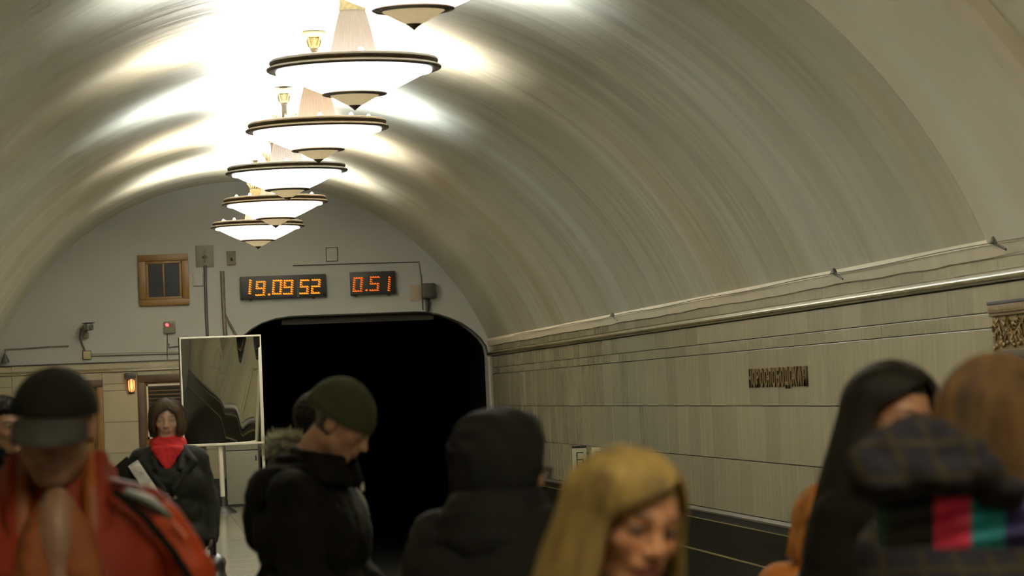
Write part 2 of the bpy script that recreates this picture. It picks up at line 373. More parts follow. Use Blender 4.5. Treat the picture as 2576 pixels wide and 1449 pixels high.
# ------------------------------------------------------------------ chandeliers
def emis(name, col, e, var=.0):
    m = mat(name, (.5, .48, .42), .35, emit=e, ecol=col); return m
LD = {}
def chandelier(i, x, y, z, tilt=0.):
    col = LAMPCOL[i % len(LAMPCOL)]
    t = thing('chandelier', '', 'chandelier', (x, y, z), (0, 0, 0))
    n = 72
    up = MB().torus(.628, .024, (0,0,.058), n, 10); part('rim_ring', up, M_bronze, t)
    lo = MB().torus(.655, .020, (0,0,.008), n, 10, .017); part('rim_ring', lo, M_bronze, t)
    band = MB().lathe([(.655, .012), (.632, .022), (.632, .042), (.646, .050)], n=n); part('rim_band', band, M_gold, t)
    under = MB().lathe([(.655, -.006), (.60, -.012), (.585, -.004), (.585, .03)], n=n); part('rim_soffit', under, M_bronze, t)
    # small bead fringe below the rim
    gl = emis('lit_glass_%d' % (i % len(LAMPCOL)), col, BOWL)
    fr = MB()
    for k in range(90):
        a = 2*PI*k/90; fr.ell((.59*math.cos(a), .59*math.sin(a), -.016), (.011, .011, .013), n=6, m=4)
    part('bead_fringe', fr, gl, t, kind='stuff')
    gl = emis('lit_glass_%d' % (i % len(LAMPCOL)), col, BOWL)
    bw = MB().lathe([(.588, -.008), (.50, -.058), (.42, -.098), (.34, -.137), (.262, -.170), (.235, -.178)], n=n, wob=lambda a, r, z: r*(1+.012*math.cos(24*a)))
    part('glass_bowl', bw, gl, t)
    lr = MB().torus(.232, .020, (0,0,-.186), 48, 10, .013); lr.lathe([(.24, -.190), (.20, -.203), (.185, -.198)], n=48); part('lower_ring', lr, M_bronze, t)
    lb = MB().lathe([(.192, -.198), (.14, -.228), (.09, -.256), (.04, -.280), (.008, -.292)], n=40)
    part('lower_bowl', lb, mat('dim_glass', s2l((196, 178, 140)), .4, emit=.40, ecol=(1, .78, .42), var=.15, vscale=12), t)
    fb = MB()
    for k in range(40):
        a = 2*PI*k/40; fb.ell((.222*math.cos(a), .222*math.sin(a), -.168), (.012, .012, .012), n=6, m=4)
    part('bead_fringe', fb, M_gold, t, kind='stuff')
    fn = MB().lathe([(.052, -.268), (.05, -.276), (.02, -.298), (.004, -.312), (0, -.315)], n=16); part('finial', fn, M_bronze, t)
    # pleated cone above the rim
    pc = MB().lathe([(.196, .03), (.17, .16), (.145, .28), (.115, .40), (.095, .46)], n=144, wob=lambda a, r, z: r*(1+.022*math.cos(36*a))); part('pleated_cone', pc, M_pleat, t)
    bk = MB().lathe([(.10, .455), (.105, .47), (.098, .50), (.10, .535), (.092, .55)], n=32)
    part('basket_base', bk, M_gold, t)
    cr = MB()
    for k in range(18):
        a = 2*PI*k/18; b = a+PI/18
        for sg in (-1, 1):
            pts = []
            for q in range(5):
                s_ = q/4; aa = a+sg*s_*PI/18; rr = .092+.045*s_**1.6; pts.append((rr*math.cos(aa), rr*math.sin(aa), .545+.085*s_))
            cr.tube(pts, .005, 5)
        cr.ell((.137*math.cos(b), .137*math.sin(b), .634), (.007, .007, .012), n=6, m=4)
    part('basket_crown', cr, M_gold, t)
    st = MB().lathe([(.028, .50), (.028, .745), (.036, .75), (.036, .765), (.030, .77)], n=16); part('stem', st, M_bronze, t)
    lf = MB().lathe([(.03, .765), (.048, .785), (.056, .82), (.06, .86), (.05, .868)], n=24, wob=lambda a, r, z: r*(1+.09*math.cos(8*a))); part('leaf_cup', lf, M_gold, t)
    for k in range(8):
        a = 2*PI*k/8; lf2 = MB().tube([(.052*math.cos(a), .052*math.sin(a), .785), (.066*math.cos(a), .066*math.sin(a), .83), (.074*math.cos(a), .074*math.sin(a), .875)], [.016, .013, .003], 6, .4, ref=(math.cos(a), math.sin(a), 0))
        part('leaf', lf2, M_gold, t)
    fl = MB().lathe([(.05, .865), (.075, .885), (.11, .905), (.115, .92), (.09, .925), (.045, .93), (.045, 1.0)], n=32); part('flared_cup', fl, M_gold, t)
    cp = MB().lathe([(0, .99), (.12, .985), (.125, 1.0), (.10, vault_z(x)-z-.005), (.0, vault_z(x)-z)], n=32); part('ceiling_rose', cp, M_white, t)
    bl = MB().ell((0, 0, .035), (.022, .022, .035), n=12, m=8).lathe([(.018, -.01), (.02, .0), (.016, .012)], n=10).mesh('bulb', mat('bulb_glass', (.9, .85, .8), .3, emit=1.6, ecol=(1, .9, .82)))
    for k in range(10):
        a = 2*PI*(k+.3+.07*i)/10; obj('bulb', bl, t, loc=(.5*math.cos(a), .5*math.sin(a), .055))
    top = MB().lathe([(.60, .02), (.45, .012), (.2, .02)], n=48); part('top_glass', top, gl, t)
    if 'u%d' % (i % 6) not in LD:
        ld = bpy.data.lights.new('uplight', 'AREA'); ld.shape = 'DISK'; ld.size = .16; ld.energy = UP_W/5; ld.color = col; ld.spread = math.radians(128); LD['u%d' % (i % 6)] = ld
    for k in range(5):
        a = 2*PI*(k+.55)/5; lo_ = bpy.data.objects.new('uplight', LD['u%d' % (i % 6)]); COL.objects.link(lo_); lo_.parent = t
        lo_.location = (.46*math.cos(a), .46*math.sin(a), .035); lo_.rotation_euler = Vector((-.52*math.cos(a), -.52*math.sin(a), -1)).to_track_quat('Z', 'Y').to_euler()
    return t
spots = [(1.62, 45.65, 4.11), (1.66, 40.3, 4.11), (1.585, 35.05, 4.125), (1.65, 29.8, 4.14), (1.65, 24.4, 4.14), (1.66, 19.05, 4.13), (1.66, 13.7, 4.13), (1.66, 3.1, 4.13)]
lab = ['white glass chandelier hanging nearest the end wall, lowest in the picture', 'white glass chandelier, second from the end wall and just above the lowest one',
       'white glass chandelier hanging slightly left of the row, third from the end wall', 'white glass chandelier fourth from the end wall, its beige pleated cone showing',
       'widest chandelier seen whole, with dark double rim, fifth from the end wall', 'white glass chandelier cut by the top of the picture, pointed lower cup showing']
for i, (x, y, z) in enumerate(spots):
    c = chandelier(i, x, y, z)
    c['label'] = lab[i] if i < 6 else ['white glass chandelier outside the picture, just in front of the cut one', 'white glass chandelier outside the picture, above the crowd'][i-6]
    c['group'] = 'chandeliers along the vault'
    c.rotation_euler = (0, random.uniform(-.006, .012), 0)

# ------------------------------------------------------------------ things on the end wall
def wt(name, label, cat, x, z, y=YE): return thing(name, label, cat, (x, y, z))
# window high on the wall
t = obj('window_1', None); t.location = (.28, YE, 3.57); t['kind'] = 'structure'
for nm, bx in (('frame_board', ((-.39, -.06, .30), (.39, .02, .40))), ('frame_board', ((-.39, -.06, -.40), (.39, .02, -.30))), ('frame_board', ((-.39, -.058, -.30), (-.28, .02, .30))), ('frame_board', ((.28, -.058, -.30), (.39, .02, .30)))):
    part(nm, MB().box(bx[0], bx[1], .012), M_wood, t)
for bx in (((-.28, -.03, .255), (.28, .02, .30)), ((-.28, -.03, -.30), (.28, .02, -.262)), ((-.28, -.03, -.26), (-.24, .02, .255)), ((.24, -.03, -.26), (.28, .02, .255)), ((-.018, -.035, -.262), (.012, .02, .255))):
    part('sash', MB().box(bx[0], bx[1], .006), M_wood, t)
part('pane', MB().box((-.24, -.012, -.26), (-.018, -.004, .255)), M_pane, t); part('pane', MB().box((.012, -.012, -.26), (.24, -.004, .255)), M_pane, t)
# clock and timer
SEG = {'0': 'abcdef', '1': 'bc', '2': 'abged', '5': 'afgcd', '9': 'abcdfg'}
def digit(ch, w_, h_, y=-.055):
    mb = MB(); pts = set(); n = 4; sl = .10
    P = {'a': ((0, 1), (1, 1)), 'b': ((1, 1), (1, .5)), 'c': ((1, .5), (1, 0)), 'd': ((0, 0), (1, 0)), 'e': ((0, .5), (0, 0)), 'f': ((0, 1), (0, .5)), 'g': ((0, .5), (1, .5))}
    for sgm in SEG[ch]:
        (x0, z0), (x1, z1) = P[sgm]; k_ = 3
        for k in range(k_+1): pts.add((round(x0+(x1-x0)*k/k_, 3), round(z0+(z1-z0)*k/k_, 3)))
    for (u, v_) in pts:
        x = u*w_+sl*v_*h_; z = v_*h_; d = .0165
        mb.ell((x, y, z), (.0145, .012, .0125), n=8, m=6); mb.ell((x+.018, y, z-.008), (.014, .008, .006), (0, 20, 0), n=6, m=4)
    return mb
def display(name, label, x0, x1, z0, z1, chars, m, split=None):
    t = wt(name, label, 'clock' if name == 'wall_clock' else 'timer', x0, z0, YE-.004)
    part('housing', MB().box((0, -.10, 0), (x1-x0, 0, z1-z0), .008), M_black, t)
    if split: part('divider', MB().box((split-.012, -.104, .0), (split+.012, -.1, z1-z0)), mat('display_edge', s2l((34, 32, 24)), .4), t)
    for ch, x, z, w_, h_ in chars:
        if ch == '.': part('decimal_point', MB().ell((x, -.108, z), (.02, .012, .016), n=8, m=6), m, t)
        else: part('lit_digit', digit(ch, w_, h_, -.108), m, t, loc=(x, 0, z))
    for xx in (.12*(x1-x0), .85*(x1-x0)): part('bracket', MB().box((xx-.02, -.05, -.03), (xx+.02, 0, .0)), M_cable, t)
    return t
X0, Z0 = 1.465, 3.22; HH = .205
def cx_(px, py): p = at_y(px, py, YE-.108); return p[0]-X0, p[2]-Z0
c_ = []
for ch, px, py, w_ in (('1', 627, 738, .0), ('9', 644, 742, .115), ('.', 677, 741, 0), ('0', 686, 739, .115), ('9', 714, 739, .115), ('5', 755, 738, .105), ('2', 784, 737, .105)):
    x, z = cx_(px, py); 
    if ch == '1': x -= .0
    c_.append((ch, x, z, w_, HH))
def _one(w_, h_): pass
display('wall_clock', 'black digital clock box showing 19.09 52 in orange lights on the end wall', 1.465, 2.81, 3.22, 3.575, c_, M_led, split=.90)
c_ = []; X0 = 3.19
for ch, px, py, w_ in (('0', 889, 733, .115), ('.', 922, 731, 0), ('5', 931, 731, .115), ('1', 977, 731, .0)):
    x, z = cx_(px, py); c_.append((ch, x, z, w_, HH))
display('interval_timer', 'small black display box showing 0.51 in dim orange lights', 3.19, 3.9, 3.225, 3.585, c_, M_led2)
# plates and boxes
t = wt('junction_plate', 'olive grey square plate with a cross-shaped clamp beside the high window', 'plate', .79, 3.75)
part('plate', MB().box((0, -.02, 0), (.28, 0, .34), .004), M_grey, t)
part('clamp', MB().box((.125, -.04, .07), (.145, -.02, .27)).box((.10, -.05, .14), (.17, -.02, .18), .005), M_dkgrey, t)
t = wt('wall_socket', 'small brown box with a dark knob above the clock', 'box', 1.275, 3.775)
part('body', MB().box((0, -.05, 0), (.135, 0, .2), .006), M_pipe, t); part('knob', MB().ell((.07, -.055, .08), (.02, .02, .025)), M_dkgrey, t); part('frame', MB().box((-.008, -.02, .195), (.143, 0, .21)), M_cable, t)
t = wt('square_hatch', 'pale square hatch with thin dark frame above the two displays', 'hatch', 2.84, 3.78)
part('cover', MB().box((0, -.025, 0), (.165, 0, .2), .004), M_wallp, t); part('frame', MB().box((-.012, -.02, -.012), (.177, -.005, 0)).box((-.012, -.02, .2), (.177, -.005, .212)).box((-.012, -.02, -.012), (0, -.005, .21)).box((.165, -.02, -.012), (.177, -.005, .21)), M_cable, t)
t = wt('switch_cover', 'white rectangular cover beside the high window', 'cover', .735, 3.46)
part('cover', MB().box((0, -.03, 0), (.15, 0, .19), .006), M_wallp, t); part('shadow_strip', MB().box((.004, -.012, -.008), (.154, 0, 0)).box((.15, -.012, -.008), (.156, 0, .19)), M_cable, t)  # dark strips stand in for the cover's shadow, below and to the right
t = wt('speaker_box', 'dark grey rounded box on a short post at the top corner of the tunnel mouth', 'box', 4.31, 3.13)
part('housing', MB().box((0, -.16, .0), (.22, -.02, .24), .03), M_dkgrey, t); part('post', MB().tube([(.08, -.06, .0), (.08, -.06, -.21)], .028, 8), M_dkgrey, t); part('cable', MB().tube([(.12, -.06, .0), (.125, -.06, -.1), (.11, -.06, -.2)], .012, 6), M_black, t)
t = wt('patched_square', 'faint pinkish plate beside the grey box over the tunnel mouth', 'plate', 4.13, 3.10)
part('plate', MB().box((0, -.012, 0), (.17, 0, .26), .003), mat('pink_plaster', s2l((160, 148, 128)), .7, var=.1, vscale=10), t)
# camera, its cable and box
t = wt('security_camera', 'grey surveillance camera with hood on the left of the end wall', 'camera', -.955, 2.80)
part('housing', MB().box((-.055, -.36, .02), (.055, -.06, .13), .02).xf(Matrix.Rotation(.22, 4, 'Z')), M_grey, t)
part('lens', MB().lathe([(0, .0), (.035, 0), (.035, .02), (.0, .02)], n=16).xf(Matrix.Translation((.088, -.355, .072)) @ Matrix.Rotation(.22, 4, 'Z') @ Matrix.Rotation(PI/2, 4, 'X')), M_black, t)
part('hood', MB().box((-.065, -.40, .132), (.065, -.05, .142), .003).xf(Matrix.Rotation(.22, 4, 'Z')), M_dkgrey, t)
part('bracket', MB().box((-.04, -.12, -.09), (.04, 0, .0), .01).tube([(0, -.06, .0), (0.02, -.16, .04)], .025, 8), M_grey, t)
t = obj('camera_cable', MB().tube([tuple(at_y(px, py, YE-.02)) for px, py in ((204, 826), (201, 848), (205, 862), (211, 876), (215, 886))], .014, 6).mesh('camera_cable', M_cable)); t['label'] = 'dark cable hanging from the camera down to the small cream box'; t['category'] = 'cable'
p = at_y(210, 904, YE); t = wt('junction_box', 'cream square junction box with dark edge under the camera', 'box', p[0], p[2])
part('body', MB().box((0, -.05, 0), (.115, 0, .125), .01), mat('cream_plastic', s2l((168, 156, 120)), .5), t); part('gasket', MB().box((-.01, -.025, -.01), (.125, 0, .135), .01), M_cable, t)
def cable(name, label, pts, r, m=M_cable, y=YE-.015, cat='cable', n=6):
    o = obj(name, MB().tube([tuple(at_y(px, py, y)) for px, py in pts], r, n).mesh(name, m)); o['label'] = label; o['category'] = cat; return o
cable('wall_conduit', 'thin conduit running right from the cream box to the mirror, upper of two', ((229, 889), (330, 886), (452, 884)), .006, M_strip)
cable('wall_conduit', 'thin conduit running right from the cream box to the mirror, lower of two', ((229, 896), (300, 894), (400, 891), (470, 889)), .008)
cable('wall_cable', 'black cable lying on the tile moulding left of the mirror', ((26, 922), (120, 917), (250, 914), (340, 911), (400, 908), (470, 905)), .010, M_dkgrey)
cable('wall_cable', 'short cable stub with two thin pipes entering behind the mirror top corner', ((425, 864), (425, 874), (440, 872), (470, 871)), .009)
cable('wall_pipe', 'thin straight pipe at the far left under the vault with a hook at each end', ((16, 879), (60, 877), (110, 873), (173, 870)), .013, M_pipe)
cable('wall_conduit', 'thin conduit above both displays, turning down to the grey box', ((737, 668), (900, 663), (1053, 659), (1060, 700), (1064, 780)), .009, M_cable)
cable('wall_pipe', 'vertical dark pipe dropping from the olive plate towards the mirror', ((516, 668), (517, 720), (519, 790), (522, 850)), .024, M_dkgrey)
cable('wall_pipe', 'vertical rusty pipe between the window and the clock', ((559, 682), (562, 760), (567, 850)), .032, M_pipe, y=YE-.03)
cable('wall_brace', 'slanting rusty pipe branching right from the vertical one', ((564, 786), (578, 814), (596, 846)), .022, M_pipe, y=YE-.03)
cable('wall_cable', 'thin cable hanging from the red-lit box to the door frame', ((421, 838), (421, 900), (423, 945), (450, 962)), .006)
t = wt('alarm_box', 'small grey box with a red light above the door', 'box', *[at_y(413, 839, YE)[i] for i in (0, 2)])
part('body', MB().box((0, -.06, 0), (.18, 0, .185), .01), M_grey, t); part('red_lamp', MB().ell((.05, -.068, .13), (.028, .014, .022), (0, 30, 0)), M_red, t); part('display', MB().box((.08, -.063, .10), (.16, -.058, .15)), mat('dull_red', s2l((104, 70, 56)), .5), t)
t = wt('wall_bell', 'small dark cone-shaped bell hanging at the far left end of the wall', 'bell', *[at_y(14, 912, YE)[i] for i in (0, 2)])
part('cone', MB().lathe([(.07, .0), (.06, .03), (.03, .10), (.015, .14)], (0, -.08, 0), 14), M_dkgrey, t); part('hook', MB().tube([(.0, -.08, .14), (.01, -.05, .18), (.0, -.0, .20)], .008, 6), M_cable, t)
# amber bulkhead lamp
p = at_y(331, 970, YE); t = wt('bulkhead_lamp', 'amber oval wall lamp in a dark caged fitting beside the door', 'lamp', p[0], p[2])
part('glass', MB().capsule((0, -.10, -.045), (0, -.10, .045), .058, n=16), M_amber, t)
part('cap', MB().box((-.10, -.16, .10), (.075, 0, .20), .03), M_dkgrey, t)
cg = MB()
for k in range(4):
    a = PI*(k+.5)/4+PI; cg.tube([(.06*math.cos(a), -.10+.06*math.sin(a), .10), (.064*math.cos(a), -.10+.064*math.sin(a), 0), (.05*math.cos(a), -.10+.05*math.sin(a), -.10)], .005, 5)
part('cage', cg, M_dkgrey, t); part('base', MB().box((-.05, -.05, -.13), (.05, 0, .13), .01), M_dkgrey, t)
ld = bpy.data.lights.new('amber_light', 'POINT'); ld.energy = .6; ld.color = (1, .5, .2); ld.shadow_soft_size = .05
lo_ = bpy.data.objects.new('amber_light', ld); COL.objects.link(lo_); lo_.parent = t; lo_.location = (0, -.2, -.02)
# doors
def door(n, x0, x1, ztop, louvre):
    t = obj('door_%d' % n, None, kind='structure'); t.location = (x0, YE, 0); W_ = x1-x0
    part('jamb', MB().box((0, -.07, 0), (.10, .01, ztop), .01), M_wood if n == 1 else M_darkwood, t); part('jamb', MB().box((W_-.10, -.07, 0), (W_, .01, ztop), .01), M_wood if n == 1 else M_darkwood, t)
    part('lintel', MB().box((0, -.075, ztop-.12), (W_, .01, ztop), .01), M_darkwood, t)
    part('leaf', MB().box((.10, -.03, 0), (W_-.10, 0, ztop-.12), .004), M_wood, t)
    if louvre:
        part('louvre_frame', MB().box((.13, -.06, 1.92), (W_-.12, -.02, 1.95)).box((.13, -.06, 1.10), (.155, -.02, 1.95)).box((W_-.145, -.06, 1.10), (W_-.12, -.02, 1.95)).box((.13, -.06, 1.10), (W_-.12, -.02, 1.13)), M_white, t)
        for k in range(13):
            z = 1.16+k*.06; part('slat', MB().box((.157, -.05, z-.022), (W_-.147, -.04, z+.022)).xf(Matrix.Translation((0, -.045, z)) @ Matrix.Rotation(.5, 4, 'X') @ Matrix.Translation((0, .045, -z))), M_dkgrey, t, smooth=False)
    else:
        part('panel', MB().box((.16, -.04, 1.1), (W_-.16, -.028, ztop-.2), .004), M_wood, t); part('panel', MB().box((.16, -.04, .2), (W_-.16, -.028, .95), .004), M_wood, t)
    part('handle', MB().capsule((W_-.13, -.08, .98), (W_-.13, -.08, 1.12), .012), M_brass, t)
door(1, -1.24, -.73, 2.05, False); door(2, -.18, .84, 2.10, True)
# gate leaf across the side of the tunnel mouth
t = obj("service_gate", None); t.location = (1.14, YE-.22, 0); t['label'] = 'pale grey sheet metal gate at the platform end under the mirror'; t['category'] = 'gate'
part('panel', MB().box((0, -.03, .03), (.50, .01, .86), .004), mat('pale_metal', s2l((150, 150, 136)), .5, var=.05, vscale=3), t); part('panel', MB().box((0, -.032, .87), (.50, .01, 1.75), .004), mat('pale_metal'), t)
part('post', MB().box((.50, -.04, 0), (.53, .03, 1.8)), M_dkgrey, t); part('latch', MB().box((.455, -.05, .70), (.475, -.03, .78), .004), M_black, t); part('sill', MB().box((0, -.04, .0), (.53, .02, .025)), M_black, t)

# driver's mirror on posts
def mirror():
    YM = 47.0
    t = thing('platform_mirror', 'large white-framed driver mirror on two posts reflecting the dark granite wall', 'mirror', (1.055, YM, 0))
    W_, H_, zc = 1.16, 1.55, 1.80
    KU = (-1, -.92, -.56, 0, .42, .85, 1)      # a warped sheet: slope of the glass along its width, from -1 to 1
    US = np.linspace(-1, 1, 81); sl = np.interp(US, KU, (.042, .045, .055, .075, .125, .26, .32))-.06
    sl = np.convolve(np.pad(sl, 6, mode='edge'), np.ones(13)/13, 'valid'); ys_ = np.cumsum(sl)*W_/2*(US[1]-US[0]); ys_ -= .03
    v = []; f = []; nx, nz = 40, 30
    for j in range(nz+1):
        for i in range(nx+1):
            u = i/nx*2-1; q = j/nz*2-1
            # a sheet bowed about its upright axis, leaning slightly forward
            v.append((u*W_/2, float(np.interp(u, US, ys_))-float(np.interp(u, KU, (.019, .0205, .0235, .030, .046, .085, .11)))*q*H_/2+.0005*math.sin(4*u+2*q), q*H_/2))
    for j in range(nz):
        for i in range(nx): a = j*(nx+1)+i; f.append((a, a+1, a+nx+2, a+nx+1))
    mm = mat('mirror_glass', (.80, .80, .72), .015, metal=1.)
    me = bpy.data.meshes.new('mirror_sheet'); me.from_pydata(v, [], f); me.materials.append(mm); me.shade_smooth()
    head = obj('mirror_head', None, t, loc=(0, 0, zc), rot=(0, 0, .06))
    sheet = obj('mirror_sheet', me, head, rot=(MIRROR_TILT, 0, MIRROR_YAW))
    for nm, bx in (('frame_bar', ((-.60, -.035, .775), (.60, .035, .80))), ('frame_bar', ((-.60, -.035, -.81), (.60, .035, -.775))), ('frame_bar', ((-.60, -.035, -.775), (-.575, .035, .775))), ('frame_bar', ((.555, -.035, -.775), (.60, .035, .775)))):
        part(nm, MB().box(bx[0], bx[1], .006), M_white, head)
    part('backing', MB().box((-.58, .22, -.78), (.58, .23, .78)).box((-.60, .03, -.80), (-.59, .23, .80)).box((.585, .03, -.80), (.60, .23, .80)).box((-.6, .03, .785), (.6, .23, .80)), M_dkgrey, head)
    part('post', MB().tube([(-.04, .03, 0.02), (-.055, .03, 1.02)], .036, 12), M_white, t)
    part('post', MB().tube([(.575, .03, 0.02), (.575, .03, 1.02)], .022, 12), M_white, t)
    part('foot', MB().lathe([(.20, 0), (.19, .02), (.075, .10), (.06, .24), (0, .24)], (-.04, .03, 0), 20), M_black, t)
    part('foot', MB().lathe([(.10, 0), (.09, .02), (.05, .06), (0, .06)], (.575, .03, 0), 20), M_black, t)
MIRROR_YAW = .0; MIRROR_TILT = .0
mirror()

# ------------------------------------------------------------------ things on the right wall
# bronze station lettering, one part per letter
t = thing('station_name', 'bronze letters reading НОВОСЛОБОДСКАЯ on the pale marble wall', 'sign', (XR, 28.15, 1.565))
word = 'НОВОСЛОБОДСКАЯ'; L_ = 2.56; pitch = L_/14
for i, ch in enumerate(word):
    cu = bpy.data.curves.new('letter', 'FONT'); cu.body = ch; cu.size = .225; cu.extrude = .006; cu.bevel_depth = .002; cu.offset = .006; cu.align_x = 'LEFT'
    tmp = bpy.data.objects.new('tmp', cu); COL.objects.link(tmp); bpy.context.view_layer.update()
    me = bpy.data.meshes.new_from_object(tmp); bpy.data.objects.remove(tmp)
    co = np.array([v_.co[:] for v_ in me.vertices]); lo, hi = co.min(0), co.max(0)
    h = .168 if ch != 'Д' else .185; sx = (pitch*.80)/(hi[0]-lo[0]); sy = h/(hi[1]-lo[1])
    for v_ in me.vertices:
        x, y, z = v_.co; v_.co = ((x-lo[0])*sx, (y-lo[1])*sy-(.017 if ch == 'Д' else 0), z)
    me.materials.append(M_letter); me.name = 'letter'
    o = obj('letter', me, t); o.matrix_local = Matrix.Translation((-.012, -i*pitch, 0)) @ Matrix(((0, 0, -1, 0), (-1, 0, 0, 0), (0, 1, 0, 0), (0, 0, 0, 1)))
    st = part('stud', MB().box((-.008, -i*pitch-pitch*.5, .08), (0, -i*pitch-pitch*.45, .09)), M_brass, t)
# bronze relief panel at the right edge
t = thing('bronze_relief', 'carved bronze relief panel with dark cap at the right edge of the wall', 'plaque', (XR, 19.78, 1.30))
t.scale = (.4, 1, 1)
part('cap', MB().box((-.12, -2.2, .745), (0, .0, .765), .003), M_black, t)
part('cornice', MB().box((-.11, -2.2, .69), (0, .01, .745), .012).box((-.085, -2.2, .672), (0, .01, .69), .004), M_brass, t)
part('back_plate', MB().box((-.04, -2.2, -.05), (0, 0, .69)), M_brass, t)
orn = MB(); rr = random.Random(3)
for k in range(26):
    cy = -.06-.08*k; cz = .575+.03*math.sin(k*2.1)
    pts = [(-.055-.01*math.sin(q*1.3), cy+.038*(1-q/14)*math.cos(q*.8*(1 if k % 2 else -1)+k), cz+.055*(1-q/14)*math.sin(q*.8)) for q in range(12)]
    orn.tube(pts, [.013*(1-q/16) for q in range(12)], 6)
    for s_ in (-1, 1):
        orn.ell((-.055, cy+.03*s_, cz+.06*s_*rr.uniform(.5, 1)), (.014, .012, .03), (rr.uniform(-60, 60), 0, 0), n=8, m=6)
    orn.ell((-.055, cy+rr.uniform(-.03, .03), .475+rr.uniform(-.01, .03)), (.014, .025, .014), n=8, m=6)
part('scroll_relief', orn, M_brass, t)
part('shelf', MB().box((-.075, -2.15, .40), (0, -.09, .455), .012), M_bronze, t)
for k in range(20):
    y = -.17-.10*k; a_ = MB()
    a_.tube([(-.055, y-.04, .30), (-.055, y-.04, .345), (-.058, y-.02, .375), (-.058, y, .385), (-.058, y+.02, .375), (-.055, y+.04, .345), (-.055, y+.04, .30)], .009, 6); a_.ell((-.05, y, .335), (.016, .016, .03), n=8, m=6)
    part('arch', a_, M_brass, t)
part('lower_cornice', MB().box((-.09, -2.2, .235), (0, .0, .285), .012), M_brass, t)
for k in range(10): part('lower_panel', MB().box((-.06, -.04-.21*k-.19, -.03), (-.03, -.04-.21*k, .22), .01), M_brass, t)
# stop marker boards
def marker(x, y, z1, w_, h_, digits_, ink, bg, label, bar):
    t = thing('stop_marker', label, 'sign', (x, y, z1-h_))
    part('board', MB().box((0, -.012, 0), (w_, .012, h_), .002), bg, t)
    if bar: part('top_bar', MB().box((-.002, -.018, h_), (w_+.002, .018, h_+.028), .002), M_black, t)
    s_ = w_*.5; hh = s_*2.1; x0 = w_*.28; z0 = h_-.05-hh; th = .013
    sg = {'a': ((x0, z0+hh-th), (x0+s_, z0+hh)), 'g': ((x0, z0+hh/2-th/2), (x0+s_, z0+hh/2+th/2)), 'd': ((x0, z0), (x0+s_, z0+th)), 'f': ((x0, z0+hh/2), (x0+th, z0+hh)), 'e': ((x0, z0), (x0+th, z0+hh/2)),
          'b': ((x0+s_-th, z0+hh/2), (x0+s_, z0+hh)), 'c': ((x0+s_-th, z0), (x0+s_, z0+hh/2))}
    for k in digits_:
        (a, b), (c, d) = sg[k]; part('stroke', MB().box((a, -.0145, b), (c, -.0125, d)), ink, t)
    part('bracket', MB().box((w_, -.01, h_*.3), (XR-x-0.002, .01, h_*.36)).box((w_, -.01, h_*.8), (XR-x-0.002, .01, h_*.86)), M_cable, t)
    return t
p = at_y(1439, 1128, 39); marker(p[0], 39, p[2], .176, .42, 'afgedc', M_black, mat('cream_board', s2l((186, 180, 150)), .5), 'pale stop marker board with a black 6 under a black bar', True)
p = at_y(1489, 1126, 38); marker(p[0], 38, p[2], .155, .42, 'abfgcde', mat('faded_ink', s2l((120, 116, 92)), .6), mat('cream_board'), 'paler marker board with a faded numeral beside the black 6', False)
# wire and hooks at the foot of the vault
hk = [(36.11, 2.43), (24.2, 2.43), (19.5, 2.43)]
for k, (y, z) in enumerate(hk):
    t = thing('cable_hook', ['small dark cable hook at the vault foot, farthest of the three', 'small dark cable hook at the vault foot above the station lettering', 'small dark cable hook at the vault foot near the right picture edge'][k], 'hook', (XR-.06, y, z), group='cable hooks at the vault foot')
    part('cone', MB().lathe([(.0, .045), (.012, .04), (.034, .0), (.03, -.006), (0, -.006)], (0, 0, 0), 10), M_dkgrey, t)
    part('tail', MB().tube([(.0, 0, 0), (.02, -.12, -.03), (.025, -.2, -.05)], .009, 5), M_dkgrey, t)
pts = []; ys = np.linspace(-2, 46, 97)
for y in ys: pts.append((XR-.062, y, 2.43+.006*math.sin(y*1.3)))
o = obj('hook_wire', MB().tube(pts, .0035, 4).mesh('hook_wire', M_cable)); o['label'] = 'thin grey wire strung along the foot of the vault'; o['category'] = 'wire'
# brass grille on the left wall end
t = thing('brass_grille', 'narrow brass wall grille at the far left corner', 'grille', (XL, 48.6, 1.74))
part('frame', MB().box((-.01, -.25, 0), (.05, .25, .03)).box((-.01, -.25, .33), (.05, .25, .36)).box((-.01, -.25, 0), (.05, -.21, .36)).box((-.01, .21, 0), (.05, .25, .36)), M_brass, t)
for k in range(6): part('bar', MB().box((0, -.18+k*.068, .03), (.03, -.15+k*.068, .33)), M_brass, t)
